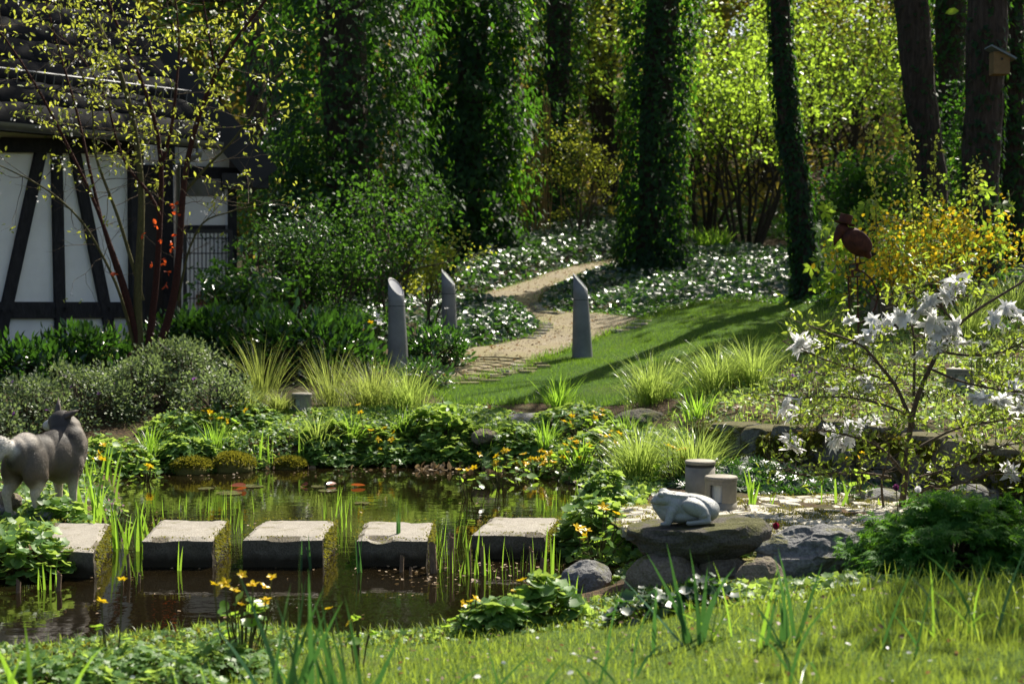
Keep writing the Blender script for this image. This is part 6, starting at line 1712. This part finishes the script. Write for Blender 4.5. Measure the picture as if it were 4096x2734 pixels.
# moss cushions on the far shore
for (u, v, w_, lab) in [(192, 470, .38, 'moss cushion on the far shore at the left'), (232, 468, .42, 'moss cushion on the far shore below the iris'), (290, 468, .3, 'dark moss cushion on the far shore in the middle'), (398, 466, .28, 'moss cushion below the dark lobed clump'), (516, 468, .2, 'small moss cushion near the full yellow bloom'), (62, 560, .3, 'round moss cushion on the lower left bank')]:
    g = on(u, v, 7); n = 2200
    a = rng.uniform(0, 6.28, n); r = np.sqrt(rng.random(n)); h = .30 * w_ * np.sqrt(1 - r ** 2 * .96)
    P = np.column_stack([r * np.cos(a) * w_ / 2, r * np.sin(a) * w_ / 2, h])
    Vr, fr_ = rock((w_ * .44, w_ * .44, .22 * w_), u, 3, .1)
    root = thing('moss_cushion', lab, 'moss', tuple(g), 0, 'moss cushions on the shore')
    link('cushion', mesh('cushion', Vr, fr_, M['moss_joint'], True), root)
    link('tufts', mesh('tufts', *leaves(P, np.column_stack([P[:, 0], P[:, 1], h * 2]) + rng.normal(size=(n, 3)) * .1, rdir(n), .026 * rng.uniform(.5, 1.4, n), T_QUAD), M['moss']), root)
# pink flower head by the first stone
root = mantle('small pink flowered plant between the first stone and the iris', 116, 528, .16, .12, 10, .05, flowers=0, group=None)
for _ in range(26): link('flower', FL['pink'][int(rng.integers(4))], root, (rng.normal() * .03, rng.normal() * .03, .16 + rng.normal() * .025), (rng.normal() * .6, rng.normal() * .6, 0), .022)

# ---- dwarf azaleas and the laurel hedge on the left
def dome(label, u, Y, wid, hgt, n, mat, size, tmpl, name, cat, depth=.8, flowers=0, group=None, droop=0.0, sig=.05, clumps=70):
    g = ground_at(u, Y)
    k = rdir(clumps, .35); k[:, 2] = np.abs(k[:, 2]); k *= rng.uniform(.55, 1.0, (clumps, 1)) ** .5
    k = k * (wid / 2, wid / 2 * depth, hgt) + np.array(g)
    i = rng.integers(0, clumps, n); P = k[i] + rng.normal(size=(n, 3)) * sig
    c = np.array(g); N = unit(P - c) * .6 + rng.normal(size=(n, 3)) * .4 + (0, 0, .7); D = unit(P - k[i]) + (0, 0, .35 - droop) + unit(P - c) * .3
    tw = [tube([c + (rng.normal() * wid * .05, rng.normal() * wid * .05, -.03), (c + q) / 2 + rng.normal(size=3) * .04, q], [.012, .008, .004], 5, False) for q in k]
    root = plant(name, label, cat, tuple(g), [('twigs', merge(tw), M['twig']), ('foliage', leaves(P, D, N, size * rng.uniform(.6, 1.2, n), tmpl), M[mat])], group)
    for _ in range(flowers):
        q = k[int(rng.integers(clumps))] - c
        link('flower', FL['purple'][int(rng.integers(4))], root, tuple(q * 1.03 + rng.normal(size=3) * .03), (rng.normal() * .8 - .5, rng.normal() * .6, 0), .06)
    return root
dome('grey green dwarf azalea with purple flowers at the far left', 20, 13.8, 1.1, .50, 3600, 'rhodo', .034, T_OVAL, 'azalea', 'azalea', flowers=9, group='dwarf azaleas')
dome('grey green dwarf azalea behind the dog with few purple flowers', 75, 14.2, 1.1, .56, 3600, 'rhodo', .034, T_OVAL, 'azalea', 'azalea', flowers=9, group='dwarf azaleas')
dome('dwarf azalea in front of the rusty steel plate', 128, 14.6, 1.1, .50, 3600, 'rhodo', .034, T_OVAL, 'azalea', 'azalea', flowers=5, group='dwarf azaleas')
dome('taller pale dwarf azalea right of the rusty steel plate', 182, 15.0, 1.2, .64, 4200, 'rhodo', .036, T_OVAL, 'azalea', 'azalea', flowers=2, group='dwarf azaleas')
dome('dwarf azalea low beside the brown grass cushion', 215, 14.3, .8, .45, 2400, 'rhodo', .034, T_OVAL, 'azalea', 'azalea', flowers=2, group='dwarf azaleas')
dome('dwarf azalea at the left frame edge behind the first', -30, 13.2, 1.1, .48, 2600, 'rhodo', .034, T_OVAL, 'azalea', 'azalea', flowers=3, group='dwarf azaleas')
for (u, Y, w_, h_, lab) in [(20, 16.4, 1.2, .40, 'glossy laurel bush at the left below the white wall'), (88, 16.8, 1.2, .50, 'glossy laurel bush left of the rusty steel plate'), (180, 17.2, 1.3, .66, 'dark glossy laurel bush right of the red stems'), (236, 17.3, 1.4, .74, 'dark glossy laurel bush in the middle of the hedge'), (292, 17.0, 1.4, .72, 'glossy laurel bush left of the sunlit hedge end'), (332, 17.3, 1.1, .62, 'sunlit laurel bush at the right end of the hedge')]:
    dome(lab, u, Y, w_, h_, 1700, 'laurel', .115, T_LANCE, 'laurel_bush', 'laurel', .7, 0, 'laurel bushes of the hedge', -.2, .075, 80)
dome('dark skimmia bush with white buds right of the tall pillar lamp', 436, 17.3, .7, .5, 1100, 'laurel', .09, T_LANCE, 'evergreen_bush', 'bush', .7, 0, None, 0, .06, 60)
dome('low dark evergreen before the round paving', 425, 16.0, .6, .28, 500, 'ivy_ground', .07, T_LANCE, 'evergreen_bush', 'bush', .7, 0, None, 0, .05, 40)
# daffodil like white flowers and garden colours behind the tall lamp
for (u, v, Y, fm, lab, n) in [(378, 325, 17.6, 'white', 'bunch of white flowers left of the tall pillar lamp', 9), (432, 322, 17.6, 'white', 'bunch of white flowers right of the tall pillar lamp', 9), (358, 331, 17.8, 'yellow', 'bunch of yellow flowers beyond the laurel', 6)]:
    b_ = np.array(at(u, v, Y)); g = Vector((b_[0], Y, hz1(b_[0], Y)))
    root = thing('flower_bunch', lab, 'flowers', tuple(g))
    add_flowers(root, g, [(rng.normal() * .14, rng.normal() * .08, b_[2] - g.z + rng.normal() * .06) for _ in range(n)], fm, .085)

# ---- magnolia with white star flowers
MY = 8.6
mg = on(904, 512, 8.3); MY = mg.y
mst = [([(904, 512), (904, 470), (908, 420), (916, 395), (924, 372), (938, 352), (955, 330), (985, 306), (1015, 288), (1040, 275)], 4.6, .15), ([(908, 425), (905, 398), (897, 378), (880, 362), (866, 350), (838, 338), (812, 325)], 3.0, -.2), ([(916, 395), (918, 360), (912, 330), (908, 310), (912, 285)], 2.2, .1),
       ([(905, 470), (885, 445), (862, 440), (830, 430), (800, 428), (782, 432)], 2.4, -.3), ([(884, 520), (886, 480), (890, 450), (886, 430)], 2.0, -.25), ([(886, 480), (858, 470), (830, 470), (800, 475), (775, 468)], 1.8, -.4), ([(910, 415), (880, 402), (840, 398), (800, 396), (782, 393)], 2.0, -.15),
       ([(906, 455), (930, 440), (960, 428), (1000, 420), (1030, 415)], 2.2, .1), ([(905, 485), (940, 470), (975, 455), (1010, 445), (1035, 440)], 2.0, -.1), ([(938, 352), (970, 352), (1000, 345), (1035, 335)], 1.9, -.1), ([(924, 372), (960, 385), (1000, 392), (1035, 395)], 1.8, -.25), ([(897, 378), (870, 372), (835, 360), (800, 352), (785, 345)], 1.7, .1), ([(955, 330), (945, 305), (940, 285), (948, 270)], 1.6, 0), ([(905, 500), (925, 490), (960, 480), (990, 470)], 1.8, -.3)]
ws, tw, tips = [], [], []
for pl, w_, dy in mst:
    pts = resample([np.array(at(u + rng.normal() * 3.2, v + rng.normal() * 3.2, MY + dy * (i / max(1, len(pl) - 1)))) for i, (u, v) in enumerate(pl)], 14)
    ws.append(tube(pts, np.linspace(w_ * .78, max(.6, w_ * .22), 14) * px(MY), 7, False))
    for _ in range(22):
        j = int(rng.integers(4, 14)); a = unit(rng.normal(size=3) * (1, .8, .35) + (0, 0, .25))
        grow(pts[j], a, rng.uniform(.10, .22), .0035, 1, tw, tips, .06, .2, 2, .7, .6)
root = thing('magnolia', 'small bare limbed magnolia with white star flowers at the terrace', 'magnolia', tuple(mg)); l = np.array(mg)
link('branches', mesh('branches', *(lambda q: (q[0] - l, q[1]))(merge(ws)), M['twig'], True), root)
link('twigs', mesh('twigs', *(lambda q: (q[0] - l, q[1]))(wood(tw)), M['twig']), root)
tl = tip_leaves(tips, 2, .02, .046, T_LANCE, -.5, 0)
link('foliage', mesh('foliage', tl[0] - l, tl[1], M['magnolia_leaf']), root)
def star():
    n = 20; a = rng.uniform(0, 6.28, n); e = rng.uniform(-.4, .8, n)
    D = np.column_stack([np.cos(a) * np.cos(e), np.sin(a) * np.cos(e), np.sin(e)])
    V, f = blades(np.zeros((n, 3)), a, math.pi / 2 - e, rng.uniform(.42, .6, n), rng.uniform(.2, .28, n), rng.uniform(0, .9, n), 4, 0)
    return mesh('flower', V, f, M['white'])
SM = [star() for _ in range(5)]
mfl = [(957, 280, 1.15), (951, 291, 1.1), (946, 296, .9), (925, 303, .9), (914, 312, 1.1), (930, 322, 1.1), (905, 318, .9), (880, 325, .9), (870, 333, .9), (890, 320, .8), (943, 330, 1.1), (958, 338, 1.0), (800, 343, 1.1), (807, 346, .7), (845, 345, .7), (930, 345, .9), (942, 346, .8), (850, 320, .6), (993, 319, 1.0), (1006, 308, .8), (1020, 318, .8), (962, 343, .8),
       (980, 399, 1.1), (995, 402, .9), (1016, 392, .9), (1022, 400, .8), (785, 407, 1.0), (795, 400, .7), (835, 390, .7), (860, 380, .8), (836, 437, 1.1), (850, 430, 1.1), (843, 445, .9), (828, 433, .8), (862, 422, .8), (793, 447, 1.0), (868, 387, .7), (1010, 472, 1.0), (918, 355, .6), (870, 358, .6), (985, 345, .7)]
for u, v, s_ in mfl:
    p = np.array(at(u, v, MY + rng.normal() * .12)) - l
    link('flower', SM[int(rng.integers(5))], root, tuple(p), (rng.normal() * .7 - .5, rng.normal() * .7, rng.uniform(0, 6)), .175 * s_)
    if s_ > .75: link('flower', SM[int(rng.integers(5))], root, tuple(p + rng.normal(size=3) * (.05, .04, .035)), (rng.normal() * .7 - .5, rng.normal() * .7, rng.uniform(0, 6)), .15 * s_)
# ---- maple dome
g = ground_at(955, 7.05); n = 6600
k = rdir(150, .4); k[:, 2] = np.abs(k[:, 2]); k *= rng.uniform(.7, 1, (150, 1)); k = k * (.50, .40, .40) + np.array(g) + (0, 0, .05)
k = np.concatenate([k, k[:40] * 1.0]); i = rng.integers(0, len(k), n); P = k[i] + rng.normal(size=(n, 3)) * (.035, .035, .022)
oc = unit(P - np.array(g)); D = oc * (1, 1, .2) + rng.normal(size=(n, 3)) * .4 + (0, 0, -.45)
plant('maple', 'low dome of fresh green cut leaved maple at the right', 'maple', tuple(g), [('twigs', merge([tube([np.array(g), (np.array(g) + q) / 2 + (0, 0, .05), q], [.012, .007, .003], 5, False) for q in k[:110]]), M['twig']), ('foliage', leaves(P, D, oc * .5 + (0, 0, .9) + rng.normal(size=(n, 3)) * .3, .042 * rng.uniform(.6, 1.2, n), T_MAPLE), M['maple'])])
# ---- forsythia with yellow flowers and tall shoots
def fors(tips):
    T = np.array([t[0] for t in tips]); T = T[T[:, 2] < np.percentile(T[:, 2], 78)]
    n = len(T) * 6; P = np.repeat(T, 6, 0) + rng.normal(size=(n, 3)) * .10
    return [('blossom', leaves(P, rdir(n, -.2), rdir(n), .055 * rng.uniform(.6, 1.2, n), T_OVAL, 1.0), M['forsythia'])]
shrub('forsythia bush with yellow flowers behind the rusty bird', 930, 16.6, 1.6, 1.7, 'fresh', 13, 2, 6, .09, .045, T_OVAL, -.2, .1, 'twig', 'forsythia', .012, 'forsythia', .55, extra=fors)
shrub('forsythia branches with yellow flowers right behind the bird', 890, 16.0, 1.25, 1.1, 'fresh', 9, 2, 5, .08, .045, T_OVAL, -.2, .1, 'twig', 'forsythia', .012, 'forsythia', .6, extra=fors)
for (u0, vb, ut, vt, lab) in [(880, 250, 872, 130, 'tall green leafy shoot left of the tallest one'), (915, 255, 908, 126, 'tallest sunlit leafy shoot above the forsythia'), (930, 240, 936, 142, 'tall leafy shoot before the furrowed trunk'), (968, 250, 976, 160, 'leafy shoot before the thick bare trunk')]:
    Y = 16.3; a_, b_ = np.array(at(u0, 300, Y)), np.array(at(ut, vt, Y)); a_[2] = hz1(a_[0], Y)
    pts = resample([a_, (a_ + b_) / 2 + (rng.normal() * .04, 0, 0), b_], 12); n = 150
    t = rng.uniform(.3, 1, n) ** .8; q = np.column_stack([np.interp(t, np.linspace(0, 1, 12), pts[:, i]) for i in range(3)]) + rng.normal(size=(n, 3)) * .035
    plant('leafy_shoot', lab, 'shoot', tuple(a_), [('stem', tube(pts, np.linspace(.010, .004, 12), 5), M['stem']), ('foliage', leaves(q, rdir(n, .7), rdir(n, .3), .055 * rng.uniform(.6, 1.2, n), T_OVAL), M['birch'])], 'tall shoots above the forsythia')
# ---- young chestnut with hanging hand shaped leaves
for (u0, Y, pl, lab) in [(850, 17.2, [(850, 300), (846, 262), (838, 235), (822, 205)], 'young chestnut twig with drooping leaves left of the bird'), (850, 17.0, [(852, 300), (848, 255), (858, 215), (868, 200)], 'young chestnut twig with drooping leaves behind the bird head'), (820, 17.4, [(852, 300), (838, 282), (822, 272), (812, 276)], 'low chestnut twig with drooping leaves by the leaning trunk'), (990, 16.8, [(975, 300), (990, 240), (1000, 205), (1015, 190)], 'young chestnut twig with drooping leaves at the right edge')]:
    pts = resample([np.array(at(u, v, Y)) for u, v in pl], 10); pts[0, 2] = hz1(pts[0, 0], Y); n = 22
    i = rng.integers(4, 10, n); P = pts[i] + rng.normal(size=(n, 3)) * .10
    plant('chestnut_sapling', lab, 'chestnut', tuple(pts[0]), [('twig', tube(pts, np.linspace(.014, .005, 10), 5), M['stem']), ('foliage', leaves(P, rdir(n, -1.4), rdir(n, .3) + (0, -.5, 0), .17 * rng.uniform(.6, 1.1, n), T_CHEST), M['fresh'])], 'young chestnut twigs')
# ---- flowers of the wall bed
for (u, v, n, fm, lab, s_) in [(985, 372, 22, 'white', 'white candytuft beside the rear bollard light', .035), (925, 400, 26, 'white', 'low white flowers in the bed behind the magnolia', .025), (1010, 398, 18, 'white', 'white flowers at the right end of the wall bed', .03), (865, 395, 16, 'white', 'scattered small white flowers in the middle of the wall bed', .025), (789, 388, 4, 'purple', 'purple crocus flowers in the wall bed', .04)]:
    mantle(lab, u, v, .5, .14, 130, .03, 'mantle', None, T_LANCE, 'flowers', 'flower_patch', n, fm, s_, None, 1.3)
# fritillaries
for (u, v, Y, mt, lab) in [(776, 526, 7.75, 'redpetal', 'dark red hanging fritillary flower by the big boulder'), (896, 487, 8.2, 'darkpurple', 'plum coloured tulip bud before the magnolia trunk'), (918, 489, 8.1, 'white', 'white tulip bud beside the plum coloured one')]:
    p = np.array(at(u, v, Y)); g = Vector((p[0], Y, hz1(p[0], Y))); l = np.array(g); k = px(Y)
    root = thing('tulip', lab, 'flower', tuple(g))
    link('stem', mesh('stem', *tube([(0, 0, 0), (.01, 0, (p[2] - g.z) * .6), (.0, 0, p[2] - g.z + .02)], .003, 5), M['stem']), root)
    n = 6; a = np.arange(n) / n * 6.283; hang = mt == 'redpetal'
    V, f = leaves(np.tile((0, 0, p[2] - g.z + (.025 if hang else -.02)), (n, 1)), np.column_stack([np.cos(a) * .28, np.sin(a) * .28, np.full(n, -1.0 if hang else 1.0)]), np.column_stack([np.cos(a), np.sin(a), np.zeros(n)]), .042, T_OVAL, 1.2)
    link('bloom', mesh('bloom', V, f, M[mt]), root)
